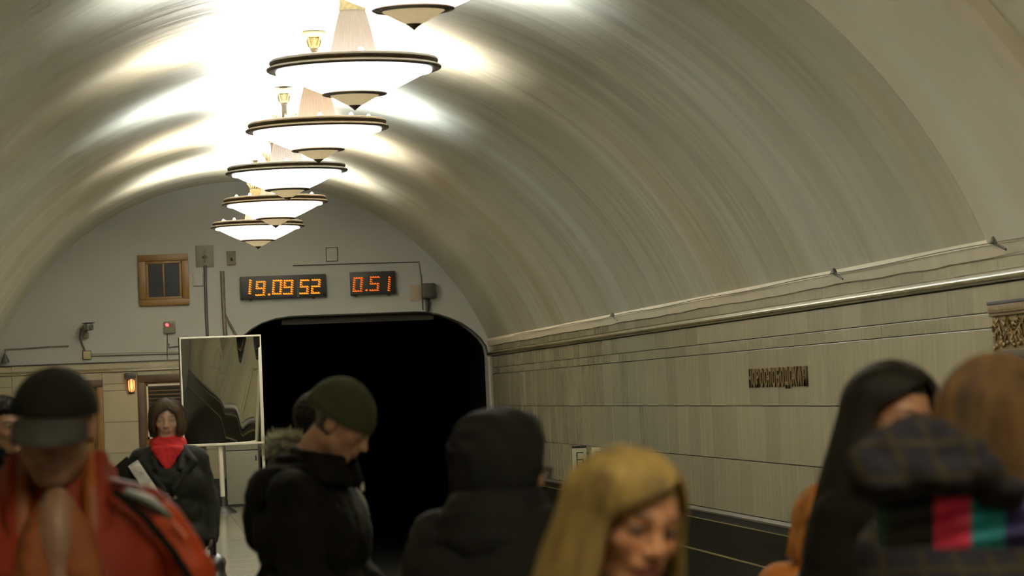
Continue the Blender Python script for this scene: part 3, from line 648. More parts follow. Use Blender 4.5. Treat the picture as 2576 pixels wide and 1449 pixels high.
# ------------------------------------------------------------------ people
def smin(a, b, k): h = np.clip(.5+.5*(b-a)/k, 0, 1); return b*(1-h)+a*h-k*h*(1-h)
def smax(a, b, k): return -smin(-a, -b, k)
def s_ell(p, c, r):
    q = (p-np.array(c)); r = np.array(r); k0 = np.linalg.norm(q/r, axis=1); k1 = np.linalg.norm(q/(r*r), axis=1)+1e-9; return k0*(k0-1)/k1
def s_cap(p, a, b, ra, rb):
    a = np.array(a); b = np.array(b); ba = b-a; t = np.clip(((p-a) @ ba)/(ba @ ba+1e-12), 0, 1)
    return np.linalg.norm(p-a-t[:, None]*ba, axis=1)-(ra+(rb-ra)*t)
def head_sdf(p0, fem=0., ears=True):
    p = p0.copy(); p[:, 0] = np.abs(p[:, 0])
    d = s_ell(p, (0, -.014, .032), (.075, .096, .084))
    d = smin(d, s_ell(p, (0, .022, -.030), (.062-.004*fem, .064, .078)), .03)
    d = smin(d, s_cap(p, (0, .062, -.094), (.012, .060, -.096), .020-.003*fem, .016), .025)
    d = smin(d, s_cap(p, (.050-.006*fem, .005, -.062), (.020, .052, -.092), .018, .016), .022)
    d = smin(d, s_ell(p, (.041, .056, -.024), (.020, .018, .016)), .022)
    d = smin(d, s_cap(p, (.008, .082, .016), (.042, .066, .020), .009+.002*(1-fem), .008), .018)
    d = smax(d, -s_ell(p, (.032, .092, -.001), (.017, .015, .0125)), .016)
    d = smin(d, s_cap(p, (0, .084, .006), (0, .104, -.032), .0065, .0105), .010)
    d = smin(d, s_ell(p, (.0115, .094, -.036), (.0075, .010, .0075)), .007)
    d = smax(d, -s_ell(p, (.0065, .098, -.044), (.0035, .005, .004)), .004)
    d = smin(d, s_ell(p, (0, .078, -.058), (.030, .015, .014)), .014)
    d = smin(d, s_cap(p, (0, .0915, -.0585), (.019, .081, -.0605), .0052, .0028), .005)
    d = smin(d, s_cap(p, (0, .0895, -.0695), (.016, .081, -.0665), .0062, .0032), .005)
    d = smax(d, -s_cap(p, (0, .099, -.0635), (.020, .085, -.0635), .0022, .0014), .004)
    # eyeball and lids
    d = smin(d, s_ell(p, (.0315, .0715, .001), (.0150, .0125, .0105)), .004)
    d = smax(d, -s_ell(p, (.0315, .0880, -.0005), (.0125, .0055, .0042)), .003)
    # ear
    if ears:
        e = s_ell(p, (.078, -.012, -.008), (.0085, .019, .031)); e = smax(e, -s_ell(p, (.088, -.006, -.004), (.006, .010, .018)), .005); d = smin(d, e, .008)
    # neck
    d = smin(d, s_cap(p, (0, -.028, -.075), (0, -.035, -.20), .053-.006*fem, .056-.006*fem), .03)
    return d
_hc = {}
def head_mesh(fem):
    """star-shaped head surface found by marching rays out from the skull centre"""
    if fem in _hc: return _hc[fem]
    nu, nv = 132, 120; o = np.array([0, .004, -.02]); dirs = []
    for j in range(1, nv):
        t = PI*j/nv
        for i in range(nu): a = 2*PI*i/nu; dirs.append((math.sin(t)*math.sin(a), math.sin(t)*math.cos(a), math.cos(t)))
    dirs.append((0, 0, 1)); dirs.append((0, 0, -1)); D = np.array(dirs); r = np.full(len(D), .30); 
    for it in range(70):
        s_ = head_sdf(o+D*r[:, None], fem); r -= s_*.7
        if np.abs(s_).max() < 2e-4: break
    r = np.clip(r, .03, .24); V = o+D*r[:, None]; f = []
    for j in range(nv-2):
        for i in range(nu): a = j*nu; k = (i+1) % nu; f.append((a+i, a+nu+i, a+nu+k, a+k))
    T, B = len(D)-2, len(D)-1
    for i in range(nu): k = (i+1) % nu; f.append((T, i, k)); f.append((B, (nv-2)*nu+k, (nv-2)*nu+i))
    _hc[fem] = (V, f); return _hc[fem]
def remesh(mb, voxel, smooth=4, folds=0., fscale=.12, m=None, name='cloth', tex='CLOUDS', fold2=0.):
    me = mb.mesh('tmp', None, False); o = bpy.data.objects.new('tmp', me); COL.objects.link(o)
    r = o.modifiers.new('r', 'REMESH'); r.mode = 'VOXEL'; r.voxel_size = voxel; r.use_smooth_shade = True
    if smooth: s_ = o.modifiers.new('s', 'SMOOTH'); s_.factor = .5; s_.iterations = smooth
    for st, sc in ((folds, fscale), (fold2, fscale*.4)):
        if st:
            t = bpy.data.textures.new('folds', tex); t.noise_scale = sc; t.noise_depth = 2
            dm = o.modifiers.new('d', 'DISPLACE'); dm.texture = t; dm.strength = st; dm.mid_level = .5; dm.texture_coords = 'LOCAL'
    dg = bpy.context.evaluated_depsgraph_get(); dg.update()
    out = bpy.data.meshes.new_from_object(o.evaluated_get(dg)); bpy.data.objects.remove(o); bpy.data.meshes.remove(me)
    out.name = name; out.materials.clear()
    if m: out.materials.append(m)
    out.shade_smooth(); return out
def color_body(me, M, skin, lip, brow, scalp=None, hairline=.055, stubble=None, iris=(.05, .035, .02), blush=.25, makeup=0.):
    """vertex colours in head space: lips, brows, lashes, iris, scalp"""
    n = len(me.vertices); co = np.empty(n*3); me.vertices.foreach_get('co', co); co = co.reshape(-1, 3)
    Mi = np.array(M.inverted()); q = co @ Mi[:3, :3].T+Mi[:3, 3]; x = np.abs(q[:, 0]); y = q[:, 1]; z = q[:, 2]
    C = np.tile(np.array(skin), (n, 1)); sk = np.array(skin)
    def mix(mask, c): 
        C[:] = C*(1-mask[:, None])+np.array(c)*mask[:, None]
    hd = (z > -.13)
    front = np.clip((y-.03)/.02, 0, 1)*hd
    mix(np.exp(-((x-.043)/.018)**2-((z+.030)/.020)**2)*blush*front, sk*np.array([1.12, .62, .55]))
    mix(np.exp(-((x-.032)/.018)**2-((z+.001)/.012)**2)*(.30+makeup*.5)*front, sk*np.array([.45, .36, .36]))
    if stubble is not None:
        a = ((z < -.035) & (z > -.115) & (y > -.02)).astype(float)*.4; a *= 1-np.exp(-((x)/.015)**2-((z+.045)/.01)**2)
        mix(a, stubble)
        mix(np.exp(-((z+.0505)/.0055)**2)*(x < .028)*.75*front, stubble)
    lm = (np.abs(z+.0635) < .0115*np.sqrt(np.clip(1-(x/.024)**2, 0, 1))+1e-9).astype(float)*front*.9; mix(lm, lip)
    mix((np.abs(z+.0635) < .0014)*(x < .021)*front*.8, sk*.15)
    mix(np.exp(-((z-(.0245-.10*(x-.03)**2*30))/.0042)**2)*(x > .012)*(x < .050)*front*.85, brow)
    eye = ((x-.0315)/.0125)**2+((z+.0005)/.0048)**2; fr = (y > .062)
    mix((eye < 1)*fr*1., tuple(q*(1-.45*makeup) for q in (.42, .40, .36))); mix((((x-.0315)/.0058)**2+((z+.0003)/.0056)**2 < 1)*(eye < 1.1)*fr*1., iris)
    mix(np.exp(-((eye-1.25)/.38)**2)*(z > -.0025-makeup*.004)*fr*.95, (.012, .008, .006)); mix(np.exp(-((eye-1.25)/.3)**2)*(z <= -.0025)*fr*(.3+.5*makeup), (.03, .02, .015))
    mix((((x-.0315)/.0062)**2+((z+.0008)/.0052)**2 < 1)*fr*(.95 if makeup else 0.), (.02, .015, .01))
    mix(np.exp(-((x-.0065)/.003)**2-((z+.0435)/.0025)**2)*front*.8, sk*.12)
    if scalp is not None:
        hl = ((z > hairline-.2*np.clip(x-.045, 0, 1)) & (y > .0)) | ((y <= .0) & (z > -.050) & ~((x > .066) & (y > -.035) & (z < .03))); mix(hl.astype(float), scalp)
    a = me.color_attributes.new('Col', 'FLOAT_COLOR', 'POINT'); a.data.foreach_set('color', np.c_[C, np.ones(n)].astype(np.float32).ravel())
M_skin = mat('skin', (.4, .25, .17), .5, attr='Col', sss=.12, var=.08, vscale=60, bump=.12, bscale=400)
def hand(mb, wr, dr, side, r=1., curl=.5, palm_n=None):
    """palm, four bent fingers of unequal length and a thumb off the side of the palm"""
    wr = Vector(wr); d = Vector(dr).normalized(); nrm = Vector(palm_n or (side, 0, 0)).normalized(); nrm = (nrm-d*nrm.dot(d)).normalized(); ac = d.cross(nrm)*1.
    for k in (-1, 0, 1): mb.capsule(wr+ac*.016*k*r, wr+d*.085*r+ac*.026*k*r, .017*r, .014*r, 10)
    for k, L in zip((-1.5, -.5, .5, 1.5), (.062, .074, .078, .066)):
        b = wr+d*.088*r+ac*.0195*k*r; L *= r; c1 = b+(d*math.cos(curl*.6)+nrm*-math.sin(curl*.6))*L*.5
        c2 = c1+(d*math.cos(curl*1.5)+nrm*-math.sin(curl*1.5))*L*.33; c3 = c2+(d*math.cos(curl*2.3)+nrm*-math.sin(curl*2.3))*L*.25
        mb.capsule(b, c1, .0095*r, .0088*r, 8); mb.capsule(c1, c2, .0088*r, .0082*r, 8); mb.capsule(c2, c3, .0082*r, .0070*r, 8)
    b = wr+d*.022*r+ac*.026*r; c1 = b+(d*.7+ac*.7-nrm*.2).normalized()*.038*r; c2 = c1+(d*.95+ac*.25-nrm*.4).normalized()*.032*r
    mb.capsule(b, c1, .012*r, .0105*r, 8); mb.capsule(c1, c2, .0105*r, .0085*r, 8)
def tmat(loc, e=(0, 0, 0)): return Matrix.Translation(loc) @ Euler([math.radians(a) for a in e], 'ZXY' if False else 'XYZ').to_matrix().to_4x4()

def person(label, hx, hy, hz, heading, fem=0, skin=(.42, .25, .16), turn=0, nod=0, tiltr=0, lean=0., arms=None, coat=None, trousers=None, hem=.78, bulk=1., sh=1.,
           voxel=.005, lip=(.30, .10, .09), brow=(.05, .03, .02), scalp=None, stubble=None, hscale=1., hairline=.055, collar=True, coatvox=.012, fold=.016, headfwd=.0, openv=False, gloves=None, makeup=0., group=None):
    """hx,hy,hz: world place of the eye-level centre of the head; heading 0 faces away down the hall, 180 faces the camera"""
    Hs = (hz+.115*hscale)/1.75      # body scale
    hd = math.radians(heading)
    root = thing('person', label, 'person', (hx-(-math.sin(hd))*headfwd, hy-math.cos(hd)*headfwd, 0), (0, 0, hd), group)
    k = Hs
    def P(x, y, z): return Vector((x*k, y*k+lean*max(0, z-.9)*k, z*k))
    HM = Matrix.Translation((0, headfwd, hz)) @ Matrix.Rotation(math.radians(turn), 4, 'Z') @ Matrix.Rotation(math.radians(-nod), 4, 'X') @ Matrix.Rotation(math.radians(tiltr), 4, 'Y') @ Matrix.Scale(hscale, 4)
    V, f = head_mesh(fem); mb = MB(); A = np.array(HM)
    mb.add(V @ A[:3, :3].T+A[:3, 3], f)
    nk = HM @ Vector((0, -.03, -.13)); chest = P(0, -.01, 1.40)
    mb.capsule(nk, chest, .050*hscale, .062, 16)
    sw = .155*sh
    mb.capsule(P(-sw, 0, 1.40), P(sw, 0, 1.40), .055, .055); mb.capsule(P(-.07, 0, 1.30), P(.07, 0, 1.30), .115, .115); mb.capsule(P(-.06, 0, 1.1), P(.06, 0, 1.1), .10, .10); mb.capsule(P(-.07, 0, .95), P(.07, 0, .95), .105, .105)
    mb.capsule(P(0, 0, 1.3), P(0, 0, 1.0), .10, .10)
    arms = arms or {}
    aj = {}
    for s_ in (-1, 1):
        e = arms.get(s_, {}).get('e', (.24, -.03, 1.12)); w_ = arms.get(s_, {}).get('w', (.25, .06, .88))
        sp, ep, wp = P(s_*(sw+.02), 0, 1.39), P(s_*e[0], e[1], e[2]), P(s_*w_[0], w_[1], w_[2]); aj[s_] = (sp, ep, wp)
        mb.capsule(sp, ep, .046, .036); mb.capsule(ep, wp, .036, .025)
        if not gloves: hand(mb, wp, wp-ep, s_, .95*k, arms.get(s_, {}).get('curl', .5), arms.get(s_, {}).get('n'))
        mb.capsule(P(s_*.085, 0, .92), P(s_*.10, .015, .50), .082, .050); mb.capsule(P(s_*.10, .015, .50), P(s_*.105, -.01, .09), .050, .034); mb.capsule(P(s_*.105, -.01, .05), P(s_*.12, .15, .035), .034, .028)
    me = remesh(mb, voxel, 1, 0, name='body', m=M_skin); color_body(me, HM, skin, lip, brow, scalp, hairline, stubble, makeup=makeup)
    body = obj('body', me, root)
    # coat
    cm = coat or mat('black_cloth', s2l((17, 16, 12)), .9, spec=.12, bump=.5, bscale=60)
    c = MB(); b = bulk
    c.capsule(P(-.135*sh, -.0, 1.375), P(.135*sh, -.0, 1.375), .085*b, .085*b); c.capsule(P(-.08*sh, .01, 1.26), P(.08*sh, .01, 1.26), .15*b, .15*b); c.capsule(P(-.065*sh, 0, 1.08), P(.065*sh, 0, 1.08), .14*b, .14*b)
    c.capsule(P(-.075, 0, .93), P(.075, 0, .93), .145*b, .145*b); c.capsule(P(-.085, 0, hem+.12), P(.085, 0, hem+.12), .15*b, .15*b)
    c.capsule(P(0, 0, 1.2), P(0, 0, .95), .13*b, .13*b)
    nb = HM @ Vector((0, -.03, -.15)); c.capsule(P(0, -.01, 1.40), nb*.45+P(0, -.01, 1.44)*.55, .098*b, .075*b)
    for s_ in (-1, 1):
        sp, ep, wp = aj[s_]; c.capsule(sp, ep, .079*b, .066*b); c.capsule(ep, wp, .066*b, .050*b)
        c.capsule(P(s_*.06*sh, 0, 1.42), sp, .07*b, .075*b)
    for s_ in (-1, 1):
        ep = aj[s_][1]; wp = aj[s_][2]; d = (wp-ep).normalized(); c.capsule(wp-d*.01, wp+d*.005, .048*b, .046*b)
    if openv:      # V opening at the throat is carved by leaving the collar apart
        pass
    obj('coat', remesh(c, coatvox, 5, fold, .10, m=cm, name='coat', fold2=fold*.35), root)
    if collar: 
        cl = MB(); base = P(0, -.015, 1.47); rr = .082*b
        for q in range(13):
            a0_, a1_ = (.5+ .9*0)*0+math.radians(40+ (q)*280/13), math.radians(40+(q+1)*280/13)
            p0 = base+Vector((rr*math.sin(a0_), rr*math.cos(a0_), .01)); p1 = base+Vector((rr*math.sin(a1_), rr*math.cos(a1_), .01)); cl.capsule(p0, p1, .022, .022, 8); cl.capsule(p0+Vector((0, 0, .035)), p1+Vector((0, 0, .035)), .016, .016, 8)
        obj('collar', remesh(cl, .008, 3, .006, .06, m=cm, name='collar'), root)
    tr = trousers or mat('dark_trousers', s2l((22, 21, 22)), .8, bump=.4, bscale=50); t_ = MB()
    t_.capsule(P(-.07, 0, .9), P(.07, 0, .9), .125, .125)
    for s_ in (-1, 1): t_.capsule(P(s_*.085, 0, .88), P(s_*.10, .012, .5), .098, .072); t_.capsule(P(s_*.10, .012, .5), P(s_*.106, -.008, .10), .072, .058)
    obj('trousers', remesh(t_, .014, 4, .010, .10, m=tr, name='trousers'), root)
    sm = mat('black_leather', s2l((16, 15, 14)), .35, bump=.3, bscale=60)
    for s_ in (-1, 1):
        b_ = MB().capsule(P(s_*.106, -.01, .12), P(s_*.106, -.02, .055), .058, .052).capsule(P(s_*.106, -.02, .052), P(s_*.12, .15, .046), .047, .040).box(P(s_*.113-.045, -.065, 0), P(s_*.113+.05, .20, .022), .008)
        obj('boot', remesh(b_, .009, 3, 0, m=sm, name='boot'), root)
        if gloves:
            g_ = MB(); hand(g_, aj[s_][2], aj[s_][2]-aj[s_][1], s_, 1.15*k, .6, arms.get(s_, {}).get('n')); obj('glove', remesh(g_, .006, 2, 0, m=gloves, name='glove'), root)
    return root, HM, P, aj

def hmat(name, c=(.5,.5,.5), var=.5, rough=.58):
    return mat(name, c, rough, var=var, vscale=5, stretch=(5, 5, .6), bump=.3, bscale=140, spec=.2)
def strand_hair(root, HM, m, name='hair', sweep=0, part_az=25, win=(-62, 58), L=.30, n_fat=260, n_thin=900, flare=.015, a=.088, b=.108, c=.100, zc=.020, seed=1, wave=.006, thick=.009, curl_in=.0, fwd=0., crown_back=.02, over=0.):
    r = random.Random(seed); mbs = []
    for (n, rad) in ((n_fat, thick), (n_thin, thick*.28)):
        mb = MB()
        for k in range(n):
            az = r.uniform(win[1], 360+win[0]); azr = ((az+180) % 360)-180
            if r.random() < .28:       # extra strands at both edges of the face
                azr = (win[1]+r.random()**2*30) if r.random() < .5 else (win[0]-r.random()**2*30)
            edge = max(0, 1-min(abs(azr-win[1]), abs(azr-win[0]))/62.); w_ = edge**.7
            th0 = r.uniform(2, 40 if sweep else 52)*w_+r.uniform(1, 30)*(1-w_); off = r.gauss(0, .5); lay = r.uniform(.97, 1.06)+(.03 if n == n_thin else 0)
            Ls = L*r.uniform(.86, 1.05); pts = []; rads = []; N = 18; ph = r.uniform(0, 6); wamp = wave*r.uniform(.4, 1.4)
            for i in range(N):
                t = i/(N-1); ts = min(1, t/.55); th = th0+(97-th0)*ts
                u_ = ts*ts*(3-2*ts); azc = azr+(part_az-azr)*w_*((1-ts)**1.7 if sweep else (1-u_)**1.15)
                if abs(azr-part_az) > 180: azc = azr
                ra = math.radians(azc); rt = math.radians(th)
                p = Vector((a*lay*math.sin(rt)*math.sin(ra), -.012+b*lay*math.sin(rt)*math.cos(ra), zc+c*lay*math.cos(rt)))
                if t > .55:
                    d = (t-.55)/.45; fl = 1+flare*8*math.sin(min(1, d*1.2)*PI*.55)-curl_in*d*d*4
                    p = Vector((a*lay*math.sin(math.radians(97))*math.sin(ra)*fl, -.012+b*lay*math.cos(ra)*fl+fwd*d*(1 if math.cos(ra) > -.3 else .2), zc+c*lay*math.cos(math.radians(97))-Ls*d))
                    p += Vector((math.sin(ph+d*7), math.cos(ph+d*6), 0))*wamp*d
                pts.append(HM @ p); rads.append(rad*(.45+.55*math.sin(PI*min(1, .15+t*1.0)))*(1 if t < .8 else max(.25, (1-t)*5)))
            ctr = HM @ Vector((0, -.012, 0)); rf = (pts[N//2]-ctr); 
            mb.tube(pts, rads, 5, .45 if rad > .004 else .8, ref=rf if rf.length > .01 else None)
        mbs.append(mb)
    o = obj(name, mbs[0].mesh(name, m, fix=False), root); obj('hair_strands', mbs[1].mesh('hair_strands', m, fix=False), o); return o
def hair_shell(root, HM, m, name='hair', grow=.012, front=.052, back=-.085, fem=0, side=.0, rough=.004, cut_ear=True, voxel=.006):
    """short hair: the skull pushed outwards above the hairline, with fine relief"""
    V, f = head_mesh(fem); n = len(V); o_ = np.array([0, -.01, .0]); d = V-o_; r = np.linalg.norm(d, axis=1); d /= r[:, None]
    x = np.abs(V[:, 0]); y = V[:, 1]; z = V[:, 2]
    line = np.where(y > .02, front-.35*np.clip(x-.04, 0, .03), np.where(y > -.03, -.012+side, back+(y+.03)*-.2))
    t = np.clip((z-line)/.018, 0, 1); rr = r+grow*t-.012*(1-t)
    # ears do not carry hair
    em = (x > .079); rr = np.where(em, np.minimum(rr, .079/np.maximum(np.abs(d[:, 0]), .3)+grow*t*.6), rr)
    rg = np.random.default_rng(5); rr += rg.normal(0, rough*.5, n)*t
    W_ = o_+d*rr[:, None]; A = np.array(HM); W_ = W_ @ A[:3, :3].T+A[:3, 3]; mb = MB()
    keep = t > .02; ff = [q for q in f if all(keep[i] for i in q)]; mb.add(W_, ff)
    me = mb.mesh(name, m, fix=False); bm = bmesh.new(); bm.from_mesh(me); bmesh.ops.delete(bm, geom=[v for v in bm.verts if not v.link_faces], context='VERTS'); bm.to_mesh(me); bm.free(); me.shade_smooth()
    return obj(name, me, root)
def dome(HM, a, b, c, ctr, tilt, tmax_f, tmax_b, nu=96, nv=26, fn=None, thick=.006):
    """knit or cloth cap: dome whose rim angle runs from tmax_f at the brow to tmax_b at the nape"""
    mb = MB(); v = []; f = []
    for sh_ in (0, 1):
        for j in range(nv+1):
            for i in range(nu):
                az = 2*PI*i/nu; tm = math.radians(tmax_f+(tmax_b-tmax_f)*(.5-.5*math.cos(az))); t = tm*j/nv; k = 1-sh_*thick/.1
                g = (fn(az, j/nv) if fn else 1.)*k
                p = Vector((a*math.sin(t)*math.sin(az)*g, b*math.sin(t)*math.cos(az)*g, c*math.cos(t)*g)); p.rotate(Euler((math.radians(-tilt), 0, 0))); v.append(HM @ (p+Vector(ctr)))
    N = (nv+1)*nu
    for sh_ in (0, 1):
        for j in range(nv):
            for i in range(nu): k = (i+1) % nu; q = sh_*N+j*nu; f.append((q+i, q+nu+i, q+nu+k, q+k))
    for i in range(nu): k = (i+1) % nu; f.append((nv*nu+i, N+nv*nu+i, N+nv*nu+k, nv*nu+k))
    return mb.add(v, f)
def fluff(mb, pts, R, n, L, seed=1):
    r = random.Random(seed)
    for k in range(n):
        p = Vector(r.choice(pts)); d = Vector((r.gauss(0, 1), r.gauss(0, 1), r.gauss(0, 1))).normalized(); q = p+d*R*r.uniform(.7, 1)
        e = q+d*L*r.uniform(.6, 1.3)+Vector((r.gauss(0, 1), r.gauss(0, 1), r.gauss(0, 1)))*L*.25; mb.tube([q, (q+e)/2+Vector((0, 0, -.1*L)), e], [.0035, .0028, .0008], 4)
    return mb
def torus_wrap(mb, c, rx, ry, r, tilt=(0, 0), n=18, droop=0.):
    for q in range(n):
        pp = []
        for e in (q, q+1):
            a = 2*PI*e/n; pp.append(Vector(c)+Vector((rx*math.sin(a), ry*math.cos(a), tilt[0]*math.cos(a)+tilt[1]*math.sin(a))))
        mb.capsule(pp[0], pp[1], r, r, 8)
    return mb

M_blk = mat('black_cloth', s2l((17, 16, 12)), .9, spec=.12, bump=.5, bscale=60)
M_blk2 = mat('black_hood_cloth', s2l((26, 26, 24)), .85, spec=.15, bump=.4, bscale=45)
SK = (.40, .22, .125)
# 1 --- man in the black cap and orange jacket
M_orange = mat('orange_nylon', s2l((106, 31, 8)), .68, spec=.2, var=.15, vscale=6, bump=.35, bscale=12)
M_amberc = mat('amber_lining', s2l((120, 60, 4)), .6, var=.12, vscale=7)
r1, H1, P1, a1 = person('man in black peaked cap and open orange jacket looking down, front left', -.215, 7.2, 1.580, 180, skin=(.28, .15, .085), turn=-12, nod=17, tiltr=-3, coat=M_orange, stubble=(.10, .065, .04), bulk=1.12, sh=1.12, collar=False, fold=.022, headfwd=.07, hscale=1.06,
                        lip=(.24, .09, .08), scalp=(.03, .02, .015))
M_cap = mat('black_cap_cloth', s2l((22, 22, 17)), .9, spec=.1, bump=.4, bscale=120)
cp = obj('cap', dome(H1, .092, .112, .098, (0, -.012, .028), -4, 82, 100).mesh('cap', M_cap), r1)
v = []; f = []
for j in range(7):
    for i in range(15):
        u = i/14*2-1; q = j/6; ang = u*1.15; rr = 1+q*.62*math.cos(u*1.35)
        p = Vector((.088*math.sin(ang)*(1+.05*q), -.012+.108*math.cos(ang)*1.0+q*.078*math.cos(u*1.3), .048-.030*q-.022*abs(u)**2)); v.append(H1 @ p)
for j in range(6):
    for i in range(14): a = j*15+i; f.append((a, a+1, a+16, a+15))
vb = [tuple(Vector(p)-Vector((0, 0, .006))) for p in v]; n_ = len(v)
brm = MB().add(list(v)+vb, f+[tuple(i+n_ for i in q[::-1]) for q in f]+[(i, i+1, i+1+n_, i+n_) for i in range(90, 104)]); part('brim', brm, mat('grey_brim', s2l((32, 32, 27)), .7), cp); part('button', MB().ell(H1 @ Vector((0, -.012, .126)), (.008, .008, .005)), M_cap, cp)
# open stand-up collar flaps, amber lining, shirt, cord
for s_, nm in ((-1, 'lapel'), (1, 'lapel')):
    for m_, off, nn in ((M_orange, .0, 'lapel'), (M_amberc, -.014, 'lining')):
        g = MB(); pa = []
        for q in range(9):
            t = q/8; x = s_*(.095+off*1.2+.015*t); z = 1.545-.62*t; y = -.03+.225*t**.42+(.004 if nn == 'lapel' else .006)
            pa.append(P1(x, y, z))
        for q in range(8): g.capsule(pa[q], pa[q+1], .026*(1-.3*q/8), .026*(1-.3*q/8), 8); g.capsule(pa[q]+Vector((s_*.020, -.02, -.03)), pa[q+1]+Vector((s_*.03, -.02, -.03)), .024, .024, 8)
        obj(nn, remesh(g, .008, 3, .006, .05, m=m_, name=nn), r1)
g = MB().ell(P1(-.078, .128, 1.13), (.070, .095, .32), (0, 9, 0)).ell(P1(.078, .128, 1.13), (.070, .095, .32), (0, -9, 0)).ell(P1(0, .12, 1.0), (.1, .1, .16))
obj('shirt', remesh(g, .01, 4, .018, .07, m=mat('amber_shirt', s2l((112, 56, 4)), .8, bump=.3, bscale=40), name='shirt'), r1)
g = MB().ell(P1(0, .12, 1.37), (.055, .085, .12), (14, 0, 0)).ell(P1(0, .158, 1.27), (.035, .055, .12), (8, 0, 0)); obj('bare_throat', remesh(g, .007, 2, 0, m=mat('throat_skin', (.19, .105, .06), .55, sss=.1), name='bare_throat'), r1)
g = MB().tube([P1(-.05, .12, 1.42), P1(-.03, .185, 1.33), P1(0, .200, 1.26), P1(.03, .185, 1.33), P1(.05, .12, 1.42)], .003, 5); part('neck_cord', g, M_dkgrey, r1)
# shoulder yoke: raised orange lobe with black piping and grey band (his left, picture right)
g = MB().capsule(P1(-.235, .03, 1.395), P1(-.30, .04, 1.27), .052, .060).capsule(P1(-.30, .04, 1.27), P1(-.325, .04, 1.16), .056, .05); obj('shoulder_panel', remesh(g, .01, 4, .01, .09, m=mat('bright_orange_nylon', s2l((146, 52, 13)), .6, spec=.25, bump=.25, bscale=14), name='shoulder_panel'), r1)
part('piping', MB().tube([P1(-.13, .115, 1.475), P1(-.20, .120, 1.41), P1(-.26, .115, 1.33), P1(-.315, .11, 1.235)], .009, 8), M_blk, r1)
part('grey_band', MB().tube([P1(-.155, .072, 1.472), P1(-.21, .075, 1.445), P1(-.26, .07, 1.405)], [.012, .024, .010], 8, .6), mat('grey_reflective', s2l((92, 100, 92)), .5), r1)
part('dark_strap', MB().tube([P1(-.10, .03, 1.500), P1(-.18, .03, 1.478), P1(-.25, .03, 1.432), P1(-.29, .03, 1.38)], [.016, .018, .016, .01], 8, .6), mat('dark_red_strap', s2l((74, 16, 6)), .6), r1)
part('logo_patch', MB().tube([P1(-.262, .098, 1.40), P1(-.292, .103, 1.36)], [.006, .008], 6, .5), mat('pale_patch', s2l((200, 120, 80)), .5), r1)
# 2 --- man at the far left edge behind him
r2, H2, P2, _ = person('dark-haired man in black coat half hidden at far left behind the man in the cap', -.63, 14, 1.555, 215, coat=M_blk, scalp=(.02, .015, .01), skin=(.30, .17, .11), turn=0, nod=5, voxel=.006)
hair_shell(r2, H2, hmat('black_hair', s2l((24, 22, 18))), grow=.016)
# 3 --- woman with the red scarf
M_coatw = mat('black_padded_coat', s2l((18, 19, 14)), .8, spec=.2, bump=.4, bscale=30)
r3, H3, P3, a3 = person('woman with brown bob, bright red scarf and black coat by the mirror', .090, 18, 1.535, 178, fem=1, skin=(.36, .22, .15), coat=M_coatw, collar=False, bulk=.96, hem=.60, sh=.90, voxel=.006, scalp=(.05, .03, .015), turn=-2, nod=3, fold=.02,
                        arms={1: dict(e=(.27, -.02, 1.15), w=(.12, .22, 1.16)), -1: dict(e=(.23, -.04, 1.12), w=(.24, .03, .92))}, gloves=mat('dark_red_wool', s2l((40, 18, 14)), .9, bump=.5, bscale=90), lip=(.26, .11, .10), hscale=.97)
strand_hair(r3, H3, hmat('brown_hair', s2l((54, 40, 22))), part_az=-8, win=(-42, 42), L=.10, n_fat=420, n_thin=900, curl_in=.05, wave=.003, a=.101, b=.110, c=.100, seed=3, flare=.012, thick=.0065)
M_redw = mat('red_scarf_wool', s2l((160, 14, 20)), .85, bump=.6, bscale=70)
g = torus_wrap(MB(), H3 @ Vector((0, -.01, -.135)), .072, .072, .034, (-.012, 0)); g = torus_wrap(g, H3 @ Vector((0, 0, -.165)), .080, .080, .032, (-.02, 0)); torus_wrap(g, H3 @ Vector((0, .0, -.105)), .064, .066, .020, (-.005, 0))
for q in range(9):
    t = q/8; yy = .105+.035*t; zz = -.165-.11*t; hw = .062*(1-t)+.004
    g.capsule(H3 @ Vector((-hw, yy, zz)), H3 @ Vector((hw, yy, zz)), .024*(1-.5*t), .024*(1-.5*t), 8)
obj('scarf', remesh(g, .006, 2, .014, .035, m=M_redw, name='scarf'), r3)
# wide lapels of her coat
for s_ in (-1, 1):
    g = MB().capsule(P3(s_*.09, .03, 1.45), P3(s_*.15, .11, 1.38), .030, .028).capsule(P3(s_*.15, .11, 1.38), P3(s_*.03, .165, 1.22), .026, .018).capsule(P3(s_*.09, .03, 1.45), P3(s_*.07, .14, 1.34), .030, .02)
    obj('lapel', remesh(g, .008, 2, .006, .05, m=M_coatw, name='lapel'), r3)
for k in range(4): part('button', MB().ell(P3(-.035, .165-.002*k, 1.17-.085*k), (.012, .006, .012)), M_dkgrey, r3)
